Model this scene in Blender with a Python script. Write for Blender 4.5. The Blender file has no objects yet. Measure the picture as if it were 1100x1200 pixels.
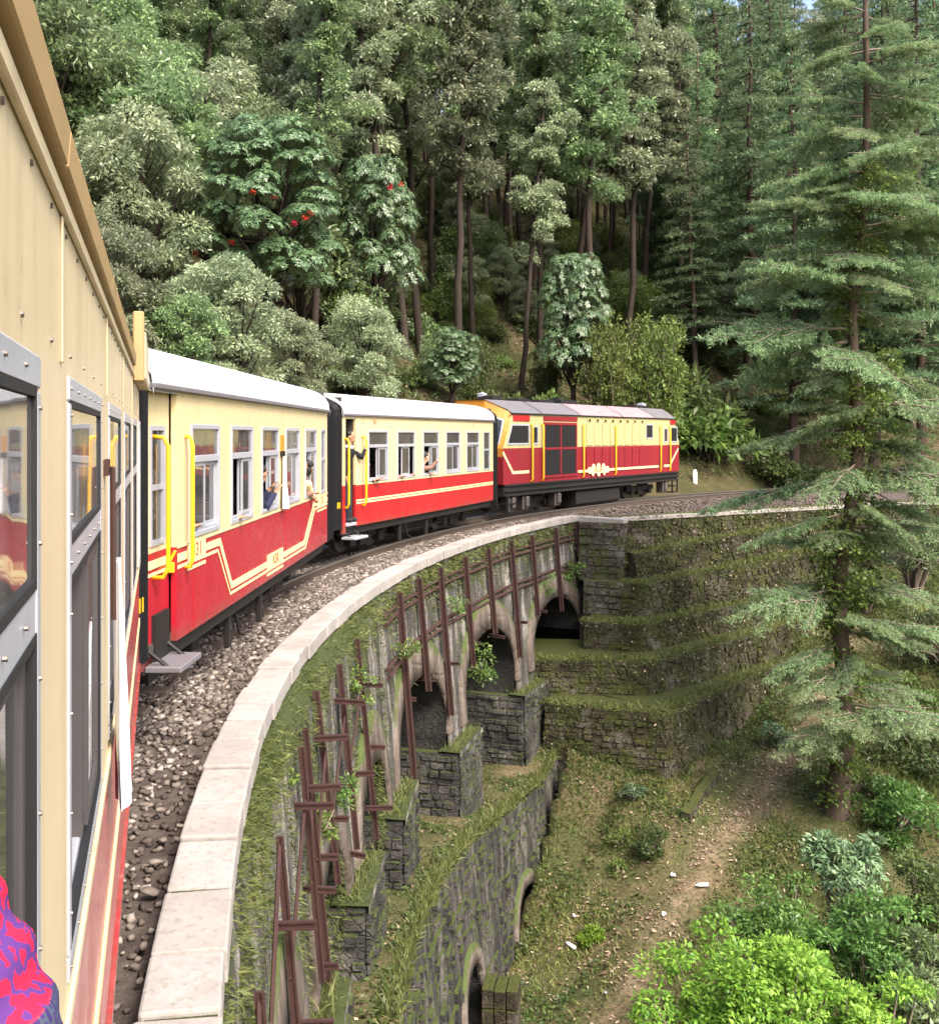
import bpy, math, random
import numpy as np
from mathutils import Vector, Matrix, noise

random.seed(7)
rng = np.random.default_rng(7)
SC = bpy.context.scene
COL = SC.collection
R = math.radians

# ---------------------------------------------------------------- camera, light, exposure
CAMZ = 2.2
F = 1250.0
cam_data = bpy.data.cameras.new('camera')
cam = bpy.data.objects.new('camera', cam_data)
COL.objects.link(cam)
cam.location = (0, 0, CAMZ)
cam.rotation_euler = (R(90), 0, 0)
cam_data.sensor_fit = 'HORIZONTAL'
cam_data.sensor_width = 36.0
cam_data.lens = F / 1100 * 36
cam_data.shift_y = -90 / 1100
cam_data.clip_start = 0.05
cam_data.clip_end = 1500
SC.camera = cam

SUN_DIR = Vector((0.42, -0.52, 0.78)).normalized()      # towards the sun
world = bpy.data.worlds.new('World')
SC.world = world
world.use_nodes = True
wn = world.node_tree
for n in list(wn.nodes):
    wn.nodes.remove(n)
w_out = wn.nodes.new('ShaderNodeOutputWorld')
w_bg = wn.nodes.new('ShaderNodeBackground')
w_sky = wn.nodes.new('ShaderNodeTexSky')
w_sky.sky_type = 'NISHITA'
w_sky.sun_disc = False
w_sky.sun_elevation = math.asin(SUN_DIR.z)
w_sky.sun_rotation = math.atan2(SUN_DIR.x, SUN_DIR.y)
w_sky.air_density = 1.0
w_sky.dust_density = 6.0
w_sky.ozone_density = 1.0
w_bg.inputs['Strength'].default_value = 0.15
wn.links.new(w_sky.outputs[0], w_bg.inputs['Color'])
wn.links.new(w_bg.outputs[0], w_out.inputs['Surface'])

sun_l = bpy.data.lights.new('sun', 'SUN')
sun_l.energy = 1.15
sun_l.angle = R(12)
sun_l.color = (1.0, 0.95, 0.86)
sun = bpy.data.objects.new('sun', sun_l)
COL.objects.link(sun)
sun.rotation_euler = (-SUN_DIR).to_track_quat('-Z', 'Y').to_euler()

SC.view_settings.view_transform = 'Standard'
SC.view_settings.look = 'None'
SC.view_settings.gamma = 1.0
SC.view_settings.exposure = 1.8
SC.view_settings.use_curve_mapping = False
SC.cycles.max_bounces = 6
SC.cycles.diffuse_bounces = 3
SC.cycles.glossy_bounces = 3
SC.cycles.transmission_bounces = 4
SC.cycles.transparent_max_bounces = 12
SC.cycles.caustics_reflective = False
SC.cycles.caustics_refractive = False

# ---------------------------------------------------------------- geometry helpers
CX, CY = 36.6, 10.0                     # centre of the curve
RT = 40.0                               # radius of the track centre line


def warp(phi, r, z):
    """the parapet swings a little away from the train at its near end, and the near wall stands a grassy shoulder further out"""
    o = np.interp(phi, [-18, -14, -9.3, -7, -5, -3, -1, 1], [.36, .32, .23, .165, .105, .05, .015, 0.0]) * np.clip((39.2 - r) / .7, 0, 1)
    lean = .19 * np.clip((9.2 - phi) / 4, 0, 1) * np.interp(phi, [-8, -1], [.15, 1.0]) * np.clip((-z - .05) / .22, 0, 1) * np.clip((39.6 - r) / 1.0, 0, 1) * np.clip((r - 37.4) / .3, 0, 1)
    return r - o - lean


def pol(phi, r, z=0.0):
    a = R(phi)
    r = float(warp(phi, r, z))
    return np.array((CX - r * math.cos(a), CY + r * math.sin(a), z))


def polv(phi, r, z):
    a = np.radians(phi)
    r = warp(phi, r, z)
    return np.stack([CX - r * np.cos(a), CY + r * np.sin(a), z + 0 * a], -1)


def px(x, y, d):
    return np.array(((x - 550) / F * d, d, CAMZ - (y - 510) / F * d))


def nz(p, s=1.0, o=0.0):
    return noise.noise(Vector((p[0] * s + o, p[1] * s - o, p[2] * s + o * .37)))


class MB:
    """collects geometry for one mesh"""

    def __init__(s):
        s.v = []
        s.f = []
        s.m = []

    def add(s, V, Fs, m=0, M=None):
        b = len(s.v)
        for p in V:
            q = tuple(M @ Vector(p)) if M is not None else tuple(float(c) for c in p)
            s.v.append(q)
        for f in Fs:
            s.f.append(tuple(b + i for i in f))
            s.m.append(m)

    def box(s, x0, x1, y0, y1, z0, z1, m=0, M=None):
        V = [(x0, y0, z0), (x1, y0, z0), (x1, y1, z0), (x0, y1, z0), (x0, y0, z1), (x1, y0, z1), (x1, y1, z1), (x0, y1, z1)]
        s.add(V, [(0, 3, 2, 1), (4, 5, 6, 7), (0, 1, 5, 4), (1, 2, 6, 5), (2, 3, 7, 6), (3, 0, 4, 7)], m, M)

    def hexa(s, V, m=0):
        s.add(V, [(0, 3, 2, 1), (4, 5, 6, 7), (0, 1, 5, 4), (1, 2, 6, 5), (2, 3, 7, 6), (3, 0, 4, 7)], m)

    def tube(s, path, rad, n=8, m=0, cap=True):
        P = [Vector(p) for p in path]
        if not hasattr(rad, '__len__'):
            rad = [rad] * len(P)
        b = len(s.v)
        up = None
        for i, p in enumerate(P):
            t = (P[min(i + 1, len(P) - 1)] - P[max(i - 1, 0)]).normalized()
            if up is None:
                up = Vector((0, 0, 1)) if abs(t.z) < .9 else Vector((1, 0, 0))
            u = t.cross(up)
            u = u.normalized() if u.length > 1e-5 else Vector((1, 0, 0))
            w = u.cross(t).normalized()
            up = w
            for k in range(n):
                a = 2 * math.pi * k / n
                s.v.append(tuple(p + (u * math.cos(a) + w * math.sin(a)) * rad[i]))
        for i in range(len(P) - 1):
            for k in range(n):
                a, c = b + i * n + k, b + i * n + (k + 1) % n
                s.f.append((a, c, c + n, a + n))
                s.m.append(m)
        if cap:
            s.f.append(tuple(b + k for k in range(n))[::-1]); s.m.append(m)
            e = b + (len(P) - 1) * n
            s.f.append(tuple(e + k for k in range(n))); s.m.append(m)

    def prism(s, prof, x0, x1, m=0, axis='x'):
        """closed profile of (y,z) points pushed along x"""
        n = len(prof)
        V = [(x0, y, z) for y, z in prof] + [(x1, y, z) for y, z in prof]
        if axis == 'y':
            V = [(v[1], v[0], v[2]) for v in V]
        Fs = [tuple(range(n))[::-1], tuple(range(n, 2 * n))]
        for i in range(n):
            j = (i + 1) % n
            Fs.append((i, j, n + j, n + i))
        s.add(V, Fs, m)

    def cyl(s, c, axis, r, h, n=16, m=0):
        c = Vector(c)
        a = Vector(axis).normalized()
        s.tube([c - a * h / 2, c + a * h / 2], r, n, m)

    def build(s, name, mats, parent=None, smooth=False, bevel=0.0, seg=1):
        me = bpy.data.meshes.new(name)
        me.from_pydata(s.v, [], s.f)
        return finish(name, me, mats, parent, s.m, smooth, bevel, seg)


def finish(name, me, mats, parent=None, midx=None, smooth=False, bevel=0.0, seg=1):
    if not isinstance(mats, (list, tuple)):
        mats = [mats]
    for m in mats:
        me.materials.append(m)
    if midx is not None and len(mats) > 1:
        me.polygons.foreach_set('material_index', np.asarray(midx, dtype=np.int32))
    if smooth:
        me.polygons.foreach_set('use_smooth', np.ones(len(me.polygons), dtype=bool))
    me.update()
    o = bpy.data.objects.new(name, me)
    COL.objects.link(o)
    if parent is not None:
        o.parent = parent
    if bevel:
        bv = o.modifiers.new('bevel', 'BEVEL')
        bv.width = bevel
        bv.segments = seg
        bv.limit_method = 'ANGLE'
        bv.angle_limit = R(40)
    return o


def np_mesh(name, V, Fq, tone=None, midx=None):
    """mesh from arrays: V (n,3), Fq (m,k)"""
    V = np.asarray(V, dtype=np.float32)
    Fq = np.asarray(Fq, dtype=np.int32)
    me = bpy.data.meshes.new(name)
    n, k = Fq.shape
    me.vertices.add(len(V))
    me.vertices.foreach_set('co', V.ravel())
    me.loops.add(n * k)
    me.loops.foreach_set('vertex_index', Fq.ravel())
    me.polygons.add(n)
    me.polygons.foreach_set('loop_start', np.arange(0, n * k, k, dtype=np.int32))
    me.polygons.foreach_set('loop_total', np.full(n, k, dtype=np.int32))
    if midx is not None:
        me.polygons.foreach_set('material_index', np.asarray(midx, dtype=np.int32))
    me.update(calc_edges=True)
    if tone is not None:
        at = me.attributes.new('tone', 'FLOAT', 'FACE')
        at.data.foreach_set('value', np.asarray(tone, dtype=np.float32))
    return me


def grid_faces(nu, nv, flip=False):
    i = np.arange(nu - 1)[:, None] * nv + np.arange(nv - 1)[None]
    i = i.ravel()
    f = np.stack([i, i + nv, i + nv + 1, i + 1], -1)
    return f[:, ::-1] if flip else f


def add_grid(mb, G, flip=False, m=0):
    nu, nv = G.shape[:2]
    mb.add(G.reshape(-1, 3), grid_faces(nu, nv, flip).tolist(), m)


def unit(a):
    return a / np.maximum(np.linalg.norm(a, axis=-1, keepdims=True), 1e-9)


def leaves(P, D, N, L, W, fold=0.15, bend=0.0):
    """one folded four-point leaf for each base point"""
    P = np.asarray(P, float); n = len(P)
    D = unit(np.asarray(D, float)); N = np.asarray(N, float)
    S = unit(np.cross(D, N)); N = unit(np.cross(S, D))
    L = np.broadcast_to(np.asarray(L, float), (n,))[:, None]
    W = np.broadcast_to(np.asarray(W, float), (n,))[:, None]
    mid = P + D * L * .45
    V = np.stack([P, mid + S * W * .5 + N * W * fold, P + D * L - N * L * bend, mid - S * W * .5 + N * W * fold], 1).reshape(-1, 3)
    Fq = np.arange(4 * n).reshape(-1, 4)
    return V, Fq


def rand_unit(n):
    return unit(rng.normal(size=(n, 3)))


def tag(o, label=None, cat=None, group=None, kind=None):
    if label: o['label'] = label
    if cat: o['category'] = cat
    if group: o['group'] = group
    if kind: o['kind'] = kind
    return o


def thing(name, label, cat, loc=(0, 0, 0), rz=0.0, group=None):
    o = bpy.data.objects.new(name, None)
    o.empty_display_size = .2
    COL.objects.link(o)
    o.location = loc
    o.rotation_euler = (0, 0, rz)
    return tag(o, label, cat, group)


def copy_tree(o, parent=None):
    c = o.copy()
    COL.objects.link(c)
    if parent is not None:
        c.parent = parent
    for ch in list(o.children):
        copy_tree(ch, c)
    return c


# ---------------------------------------------------------------- materials
class NT:
    def __init__(s, name):
        s.mat = bpy.data.materials.new(name)
        s.mat.use_nodes = True
        s.t = s.mat.node_tree
        s.b = s.t.nodes['Principled BSDF']
        s.out = s.t.nodes['Material Output']

    def n(s, kind, **kw):
        nd = s.t.nodes.new(kind)
        for k, v in kw.items():
            setattr(nd, k, v)
        return nd

    def l(s, a, b):
        s.t.links.new(a, b)

    def coord(s, which='obj', scale=(1, 1, 1)):
        mp = s.n('ShaderNodeMapping')
        mp.inputs['Scale'].default_value = scale
        if which == 'pos':
            s.l(s.n('ShaderNodeNewGeometry').outputs['Position'], mp.inputs['Vector'])
        else:
            s.l(s.n('ShaderNodeTexCoord').outputs['Object'], mp.inputs['Vector'])
        return mp.outputs[0]

    def noise(s, vec, scale, detail=4, rough=.6):
        nd = s.n('ShaderNodeTexNoise')
        nd.inputs['Scale'].default_value = scale
        nd.inputs['Detail'].default_value = detail
        nd.inputs['Roughness'].default_value = rough
        s.l(vec, nd.inputs['Vector'])
        return nd.outputs['Fac']

    def ramp(s, fac, stops):
        nd = s.n('ShaderNodeValToRGB')
        cr = nd.color_ramp
        while len(cr.elements) < len(stops):
            cr.elements.new(.5)
        for e, (p, c) in zip(cr.elements, stops):
            e.position = p
            e.color = tuple(c) + (1,) if hasattr(c, '__len__') else (c, c, c, 1)
        s.l(fac, nd.inputs[0])
        return nd.outputs[0]

    def mix(s, fac, a, b, blend='MIX'):
        nd = s.n('ShaderNodeMix', data_type='RGBA', blend_type=blend)
        for sock, val in ((nd.inputs[0], fac), (nd.inputs[6], a), (nd.inputs[7], b)):
            if hasattr(val, 'links'):
                s.l(val, sock)
            elif hasattr(val, '__len__'):
                sock.default_value = tuple(val) + (1,)
            else:
                sock.default_value = val
        return nd.outputs[2]

    def math(s, op, a, b=0.0, c=None):
        nd = s.n('ShaderNodeMath', operation=op)
        for i, val in enumerate((a, b) if c is None else (a, b, c)):
            if hasattr(val, 'links'):
                s.l(val, nd.inputs[i])
            else:
                nd.inputs[i].default_value = val
        return nd.outputs[0]

    def bump(s, h, strength=.3, dist=.02):
        nd = s.n('ShaderNodeBump')
        nd.inputs['Strength'].default_value = strength
        nd.inputs['Distance'].default_value = dist
        s.l(h, nd.inputs['Height'])
        s.l(nd.outputs[0], s.b.inputs['Normal'])

    def set(s, col=None, rough=None, metal=None, spec=None):
        for k, v in (('Base Color', col), ('Roughness', rough), ('Metallic', metal), ('Specular IOR Level', spec)):
            if v is None: continue
            if hasattr(v, 'links'): s.l(v, s.b.inputs[k])
            elif hasattr(v, '__len__'): s.b.inputs[k].default_value = tuple(v) + (1,)
            else: s.b.inputs[k].default_value = v
        return s.mat


def paint(name, col, rough=.4, var=.12, dirt=(.12, .09, .06), dirt_amt=.35, streak=True, spec=.4):
    t = NT(name)
    v = t.coord('obj')
    base = t.mix(t.noise(v, 1.3, 5), tuple(c * (1 - var) for c in col), tuple(min(1, c * (1 + var)) for c in col))
    vs = t.coord('obj', (7, 7, .5)) if streak else t.coord('obj', (3, 3, 3))
    d = t.ramp(t.noise(vs, 1.6, 6, .65), [(.48, 0), (.78, 1)])
    d2 = t.math('MULTIPLY', d, dirt_amt)
    c = t.mix(d2, base, dirt)
    sp = t.n('ShaderNodeSeparateXYZ'); t.l(v, sp.inputs[0])
    low = t.ramp(t.math('ADD', t.math('MULTIPLY', sp.outputs['Z'], 1.0), t.math('MULTIPLY', t.noise(t.coord('obj', (5, 5, 1.2)), 1.5, 6, .7), .55)), [(.86, .75), (1.0, 0)]) if streak else None
    if low is not None: c = t.mix(t.math('MULTIPLY', low, .8), c, (.10, .065, .045))
    sp_ = t.ramp(t.noise(v, 13, 8, .75), [(.60, 0), (.70, .35)])
    c = t.mix(sp_, c, dirt)
    t.bump(t.noise(v, 35, 3), .06, .004)
    r = t.math('MULTIPLY_ADD', t.noise(v, 6, 4), .3, rough - .15)
    return t.set(c, r, spec=spec)


def plain(name, col, rough=.6, metal=0.0, var=.2, scale=8, bump=.1, spec=.4):
    t = NT(name)
    v = t.coord('obj')
    c = t.mix(t.noise(v, scale, 5), tuple(x * (1 - var) for x in col), tuple(min(1, x * (1 + var)) for x in col))
    if bump: t.bump(t.noise(v, scale * 4, 4), bump, .01)
    return t.set(c, rough, metal, spec)


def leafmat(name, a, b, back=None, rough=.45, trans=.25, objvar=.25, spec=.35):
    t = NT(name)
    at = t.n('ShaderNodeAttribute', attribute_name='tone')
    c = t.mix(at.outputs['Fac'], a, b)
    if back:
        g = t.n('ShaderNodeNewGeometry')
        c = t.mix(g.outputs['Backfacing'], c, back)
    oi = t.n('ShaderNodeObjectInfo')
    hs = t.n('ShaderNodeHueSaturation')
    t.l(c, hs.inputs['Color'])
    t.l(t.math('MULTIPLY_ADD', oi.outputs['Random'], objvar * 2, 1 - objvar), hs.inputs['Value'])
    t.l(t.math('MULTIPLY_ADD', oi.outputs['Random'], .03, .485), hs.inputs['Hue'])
    t.set(hs.outputs[0], rough, spec=spec)
    if trans:
        tr = t.n('ShaderNodeBsdfTranslucent')
        t.l(hs.outputs[0], tr.inputs['Color'])
        mx = t.n('ShaderNodeMixShader')
        mx.inputs[0].default_value = trans
        t.l(t.b.outputs[0], mx.inputs[1])
        t.l(tr.outputs[0], mx.inputs[2])
        t.l(mx.outputs[0], t.out.inputs['Surface'])
    return t.mat


def glassmat(name, tint=(.55, .6, .62), base=.10):
    t = NT(name)
    tr = t.n('ShaderNodeBsdfTransparent')
    tr.inputs['Color'].default_value = tint + (1,)
    gl = t.n('ShaderNodeBsdfGlossy')
    gl.inputs['Roughness'].default_value = .03
    gl.inputs['Color'].default_value = (.95, .97, 1, 1)
    v = t.coord('obj')
    bp = t.n('ShaderNodeBump')
    bp.inputs['Strength'].default_value = .05
    bp.inputs['Distance'].default_value = .02
    t.l(t.noise(v, 3, 2), bp.inputs['Height'])
    t.l(bp.outputs[0], gl.inputs['Normal'])
    lw = t.n('ShaderNodeFresnel')
    lw.inputs['IOR'].default_value = 1.6
    f = t.math('MULTIPLY_ADD', lw.outputs[0], .85, base)
    # a film of dust
    df = t.n('ShaderNodeBsdfDiffuse')
    df.inputs['Color'].default_value = (.45, .43, .4, 1)
    mx = t.n('ShaderNodeMixShader')
    t.l(f, mx.inputs[0]); t.l(tr.outputs[0], mx.inputs[1]); t.l(gl.outputs[0], mx.inputs[2])
    m2 = t.n('ShaderNodeMixShader')
    t.l(t.math('MULTIPLY_ADD', t.noise(t.coord('obj', (4, 4, 1)), 3, 5), .22, -.02), m2.inputs[0])
    t.l(mx.outputs[0], m2.inputs[1]); t.l(df.outputs[0], m2.inputs[2])
    t.l(m2.outputs[0], t.out.inputs['Surface'])
    return t.mat


def stonewall(name, dark, mid, pale, moss, moss_amt=.5, streak=True, cell=4.0, jamt=1.0):
    t = NT(name)
    vp = t.coord('pos')
    vs = t.coord('pos', (2.2, 2.2, .35)) if streak else vp
    n1 = t.noise(vs, 1.6, 7, .65)
    c = t.ramp(n1, [(.34, dark), (.5, mid), (.64, pale), (.8, mid)])
    # rubble joints
    vo = t.n('ShaderNodeTexVoronoi', feature='DISTANCE_TO_EDGE')
    vo.inputs['Scale'].default_value = cell
    t.l(t.coord('pos', (1, 1, 1.7)), vo.inputs['Vector'])
    j = t.ramp(vo.outputs['Distance'], [(.0, 0), (.09, 1)])
    c = t.mix(t.math('MULTIPLY_ADD', j, jamt, 1 - jamt), tuple(x * .45 for x in mid), c)
    n2 = t.noise(vp, 2.3, 6, .7)
    g = t.n('ShaderNodeNewGeometry')
    sx = t.n('ShaderNodeSeparateXYZ')
    t.l(g.outputs['Normal'], sx.inputs[0])
    up = t.math('MULTIPLY', t.math('MAXIMUM', sx.outputs['Z'], 0.0), .55)
    mf = t.math('ADD', n2, up)
    mm = t.ramp(mf, [(.62 - moss_amt * .25, 0), (.78 - moss_amt * .2, 1)])
    mc = t.mix(t.noise(vp, 9, 4), tuple(x * .6 for x in moss), tuple(x * 1.4 for x in moss))
    c = t.mix(mm, c, mc)
    h = t.math('ADD', t.math('MULTIPLY', j, .5), t.noise(vp, 14, 5, .7))
    t.bump(h, .6, .04)
    return t.set(c, .9, spec=.2)


def groundmat(name, cols, scale=1.2):
    t = NT(name)
    vp = t.coord('pos')
    n1 = t.noise(vp, scale, 8, .65)
    c = t.ramp(n1, [(.30, cols[0]), (.45, cols[1]), (.58, cols[2]), (.72, cols[3])])
    n2 = t.noise(vp, 14, 6, .7)
    c = t.mix(t.ramp(n2, [(.35, 0), (.65, 1)]), t.mix(.6, c, cols[0]), c)
    t.bump(n2, .7, .06)
    return t.set(c, .95, spec=.15)


M = {}
M['cream'] = paint('cream_paint', (.56, .465, .265), .42, dirt_amt=.18)
M['cream_own'] = paint('faded_cream_paint', (.56, .465, .30), .42, dirt=(.25, .18, .10), dirt_amt=.45)
M['tan'] = paint('tan_fascia_paint', (.36, .245, .11), .6, dirt_amt=.45, streak=False)
M['red'] = paint('crimson_paint', (.34, .014, .026), .28, dirt_amt=.12, dirt=(.40, .10, .11), spec=.5)
M['red_own'] = paint('dusty_crimson_paint', (.34, .03, .035), .22, dirt_amt=.3, dirt=(.5, .28, .24), spec=.5)
M['red_b'] = paint('scarlet_paint', (.35, .015, .018), .36, dirt_amt=.12, dirt=(.4, .12, .1))
M['red_loco'] = paint('dull_crimson_paint', (.20, .010, .018), .45, dirt_amt=.45, dirt=(.1, .03, .03))
M['cream_loco'] = paint('pale_yellow_paint', (.40, .36, .17), .5, dirt_amt=.65, dirt=(.25, .2, .1))
M['orange'] = paint('orange_paint', (.50, .20, .025), .45, dirt_amt=.35)
M['roof'] = paint('white_roof_paint', (.50, .50, .515), .5, dirt_amt=.45, dirt=(.45, .45, .44), streak=False)
M['roof_grey'] = paint('grey_roof_paint', (.135, .13, .145), .6, dirt_amt=.6, streak=False)
M['roof_pink'] = paint('faded_pink_roof_paint', (.30, .20, .215), .6, dirt_amt=.55, streak=False)
M['sash_dark'] = plain('dark_sash_frame', (.075, .068, .072), .45, .2, var=.15, bump=.03)
M['black'] = plain('black_rubber', (.012, .012, .014), .65)
M['under'] = plain('grimy_black_steel', (.018, .016, .015), .6, .3)
M['wheel'] = plain('worn_steel', (.16, .14, .13), .4, .8)
M['silver'] = plain('aluminium_frame', (.38, .395, .44), .4, .25, var=.12, bump=.03)
M['yellow'] = plain('yellow_paint', (.80, .42, .015), .4, var=.08, bump=.03)
M['stripe'] = plain('cream_stripe_paint', (.80, .62, .32), .45, var=.06, bump=0)
M['stripe2'] = plain('pink_cream_stripe_paint', (.72, .42, .28), .45, var=.06, bump=0)
M['redtext'] = plain('red_letter_paint', (.55, .05, .02), .5, var=.1, bump=0)
M['dark_in'] = plain('dark_interior', (.05, .045, .04), .8)
M['seat_blue'] = plain('brown_seat_cloth', (.10, .06, .045), .8)
M['glass'] = glassmat('window_glass', (.42, .46, .50), .06)
M['glass_own'] = glassmat('near_window_glass', (.5, .52, .55), .03)
M['white_cloth'] = plain('white_cloth', (.82, .82, .84), .8, var=.05, scale=3, bump=.15)
M['rust'] = plain('rusted_rail_iron', (.048, .022, .019), .8, .2, var=.45, scale=9, bump=.4)
M['rail'] = plain('rail_steel', (.10, .075, .06), .55, .5, var=.3)
M['rail_top'] = plain('polished_rail_head', (.42, .40, .38), .3, .9, var=.1)
M['sleeper'] = plain('weathered_sleeper', (.09, .07, .055), .85, var=.4, scale=5, bump=.3)
M['coping'] = None
t = NT('pale_coping_stone')
v = t.coord('pos')
oi = t.n('ShaderNodeObjectInfo')
c = t.ramp(t.noise(v, 2.2, 7, .65), [(.28, (.20, .183, .172)), (.5, (.315, .293, .278)), (.75, (.40, .378, .36))])
c = t.mix(t.math('MULTIPLY', oi.outputs['Random'], .5), c, (.25, .225, .205))
c = t.mix(t.ramp(t.noise(v, 20, 6, .75), [(.52, 0), (.64, .75)]), c, (.20, .18, .15))
t.bump(t.noise(v, 22, 6, .7), .5, .012)
M['coping'] = t.set(c, .85, spec=.25)
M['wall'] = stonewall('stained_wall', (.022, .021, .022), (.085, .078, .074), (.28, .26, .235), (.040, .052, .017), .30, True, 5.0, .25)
M['pier'] = stonewall('dark_masonry', (.018, .017, .018), (.048, .045, .043), (.12, .113, .106), (.045, .06, .018), .2, False, 7.0, .55)
M['rubble'] = stonewall('rubble_masonry', (.032, .028, .025), (.085, .075, .065), (.19, .175, .16), (.05, .062, .016), .62, False, 6.0)
M['terrace'] = stonewall('mossy_masonry', (.020, .017, .013), (.045, .037, .025), (.13, .115, .10), (.048, .055, .014), .38, False, 8.0, .7)
M['vault'] = stonewall('shade_painted_vault_masonry', (.010, .010, .010), (.022, .021, .020), (.05, .048, .045), (.02, .028, .010), .1, False, 7.0, .55)  # shade inside the arches put into the stone colour, for soffits and pier sides
M['ring'] = stonewall('plastered_arch_ring', (.060, .048, .040), (.115, .092, .077), (.17, .145, .125), (.06, .08, .025), -.3, True, 1.2, .0)
M['lowwall'] = stonewall('dark_streaked_wall', (.016, .015, .016), (.045, .042, .040), (.13, .12, .105), (.045, .060, .016), .05, True, 6.0, .5)
M['ballast'] = groundmat('ballast_bed', [(.055, .042, .036), (.10, .08, .07), (.14, .115, .10), (.20, .17, .15)], 3)
M['gully'] = groundmat('gully_soil', [(.035, .045, .012), (.075, .060, .028), (.14, .095, .055), (.20, .145, .09)], .9)
M['pathsoil'] = groundmat('path_soil', [(.13, .085, .05), (.20, .135, .085), (.27, .20, .13), (.33, .25, .17)], 2.0)
M['hill'] = groundmat('forest_floor', [(.028, .038, .013), (.060, .052, .024), (.11, .080, .045), (.17, .125, .08)], .5)
M['bark'] = plain('dark_bark', (.040, .031, .025), .95, var=.5, scale=3, bump=.6, spec=.15)
M['bark_cedar'] = plain('cedar_bark', (.085, .062, .048), .95, var=.5, scale=4, bump=.6, spec=.15)
M['twig'] = plain('bare_twig', (.20, .16, .13), .9, var=.3, scale=4, spec=.2)
t = NT('ballast_stone')
oi = t.n('ShaderNodeAttribute', attribute_name='tone')
c = t.ramp(oi.outputs['Fac'], [(.0, (.05, .04, .037)), (.45, (.13, .108, .095)), (.8, (.24, .205, .18)), (1, (.40, .36, .32))])
c = t.mix(t.ramp(t.noise(t.coord('pos'), 25, 4), [(.4, 0), (.7, .6)]), c, (.09, .065, .05))
M['stone'] = t.set(c, .9, spec=.2)

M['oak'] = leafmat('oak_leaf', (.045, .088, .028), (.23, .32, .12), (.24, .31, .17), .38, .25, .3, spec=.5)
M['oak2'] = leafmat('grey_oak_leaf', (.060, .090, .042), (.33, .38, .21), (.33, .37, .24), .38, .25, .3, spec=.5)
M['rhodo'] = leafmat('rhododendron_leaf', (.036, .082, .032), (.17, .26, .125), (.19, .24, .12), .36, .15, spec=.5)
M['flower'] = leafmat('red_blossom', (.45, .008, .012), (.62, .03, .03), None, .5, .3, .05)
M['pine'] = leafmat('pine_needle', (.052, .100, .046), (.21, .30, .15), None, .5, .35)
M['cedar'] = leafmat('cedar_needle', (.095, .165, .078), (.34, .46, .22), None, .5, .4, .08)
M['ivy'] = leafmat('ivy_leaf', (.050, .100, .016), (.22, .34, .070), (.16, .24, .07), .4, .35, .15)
M['bush'] = leafmat('bush_leaf', (.030, .055, .014), (.10, .15, .038), (.12, .14, .06), .45, .3, .3)
M['bush_y'] = leafmat('yellow_bush_leaf', (.060, .105, .020), (.20, .28, .065), (.16, .2, .06), .5, .35, .15)
M['lime'] = leafmat('lime_leaf', (.090, .20, .018), (.32, .48, .070), (.20, .32, .06), .4, .4, .1)
M['fresh'] = leafmat('fresh_green_leaf', (.042, .092, .018), (.155, .27, .060), (.13, .21, .06), .4, .35, .15)
M['grass'] = leafmat('grass_blade', (.060, .090, .018), (.23, .25, .075), None, .6, .35, .1)
M['wallgrass'] = leafmat('wall_grass_blade', (.050, .072, .017), (.20, .22, .07), None, .6, .35, .1)
M['litter'] = leafmat('dead_leaf', (.12, .07, .04), (.46, .36, .25), None, .8, .1, .1)
M['mossleaf'] = leafmat('moss_leaf', (.022, .030, .007), (.085, .098, .026), None, .6, .2, .1)
M['scrap'] = plain('white_scrap', (.75, .75, .76), .5, var=.05, bump=0)

# ================================================================ TERRAIN
WALL_PL = np.array([(3.85, 27.8), (9.99, 31.6), (14, 34.3), (20, 36.5), (28, 37.5), (40, 37.0)])
_wa = np.degrees(np.arctan2(WALL_PL[:, 1] - CY, CX - WALL_PL[:, 0]))
_wr = np.hypot(WALL_PL[:, 0] - CX, WALL_PL[:, 1] - CY)


def r_in(phi):
    return np.where(phi < 28.5, 38.4, np.interp(phi, _wa, _wr))


GP = np.array([
    (2.1, 17.5, -7.5), (.8, 20.2, -7.2), (.2, 16, -7.5), (1.98, 22.5, -5.9), (1.73, 24, -4.6), (3.37, 23, -5.05), (4.34, 22.6, -5.5),
    (7.84, 27.8, -4.1), (8.2, 25, -4.6), (7.5, 22, -5.54), (4.2, 21, -6.03), (4.8, 20, -6.44), (14, 31.5, -2.7), (16.7, 36.5, -.6),
    (6.5, 18, -7.4), (8.4, 19, -7.0), (14, 20, -7), (20, 25, -5.0), (12, 12, -9.8), (5, 8, -10.2), (0, 5, -9.5), (20, 10, -10),
    (30, 20, -7), (-1, 10, -8), (0, 0, -9.5), (20, 33, -2.0), (30, 34, -2), (42, 30, -4), (40, 10, -8), (10, 0, -11), (11, 30.5, -2.6),
    (2.5, 14, -8.3), (10.5, 25.5, -4.2), (9.4, 29, -3.4), (1, 26, -4.6), (5, 27, -5.2)])


def tps_fit(P):
    n = len(P)
    d = np.hypot(P[:, None, 0] - P[None, :, 0], P[:, None, 1] - P[None, :, 1])
    K = d ** 2 * np.log(d + 1e-9) + .6 * np.eye(n)
    Q = np.c_[np.ones(n), P[:, :2]]
    A = np.zeros((n + 3, n + 3))
    A[:n, :n] = K; A[:n, n:] = Q; A[n:, :n] = Q.T
    return np.linalg.solve(A, np.r_[P[:, 2], 0, 0, 0])


_tp = tps_fit(GP)


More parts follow.
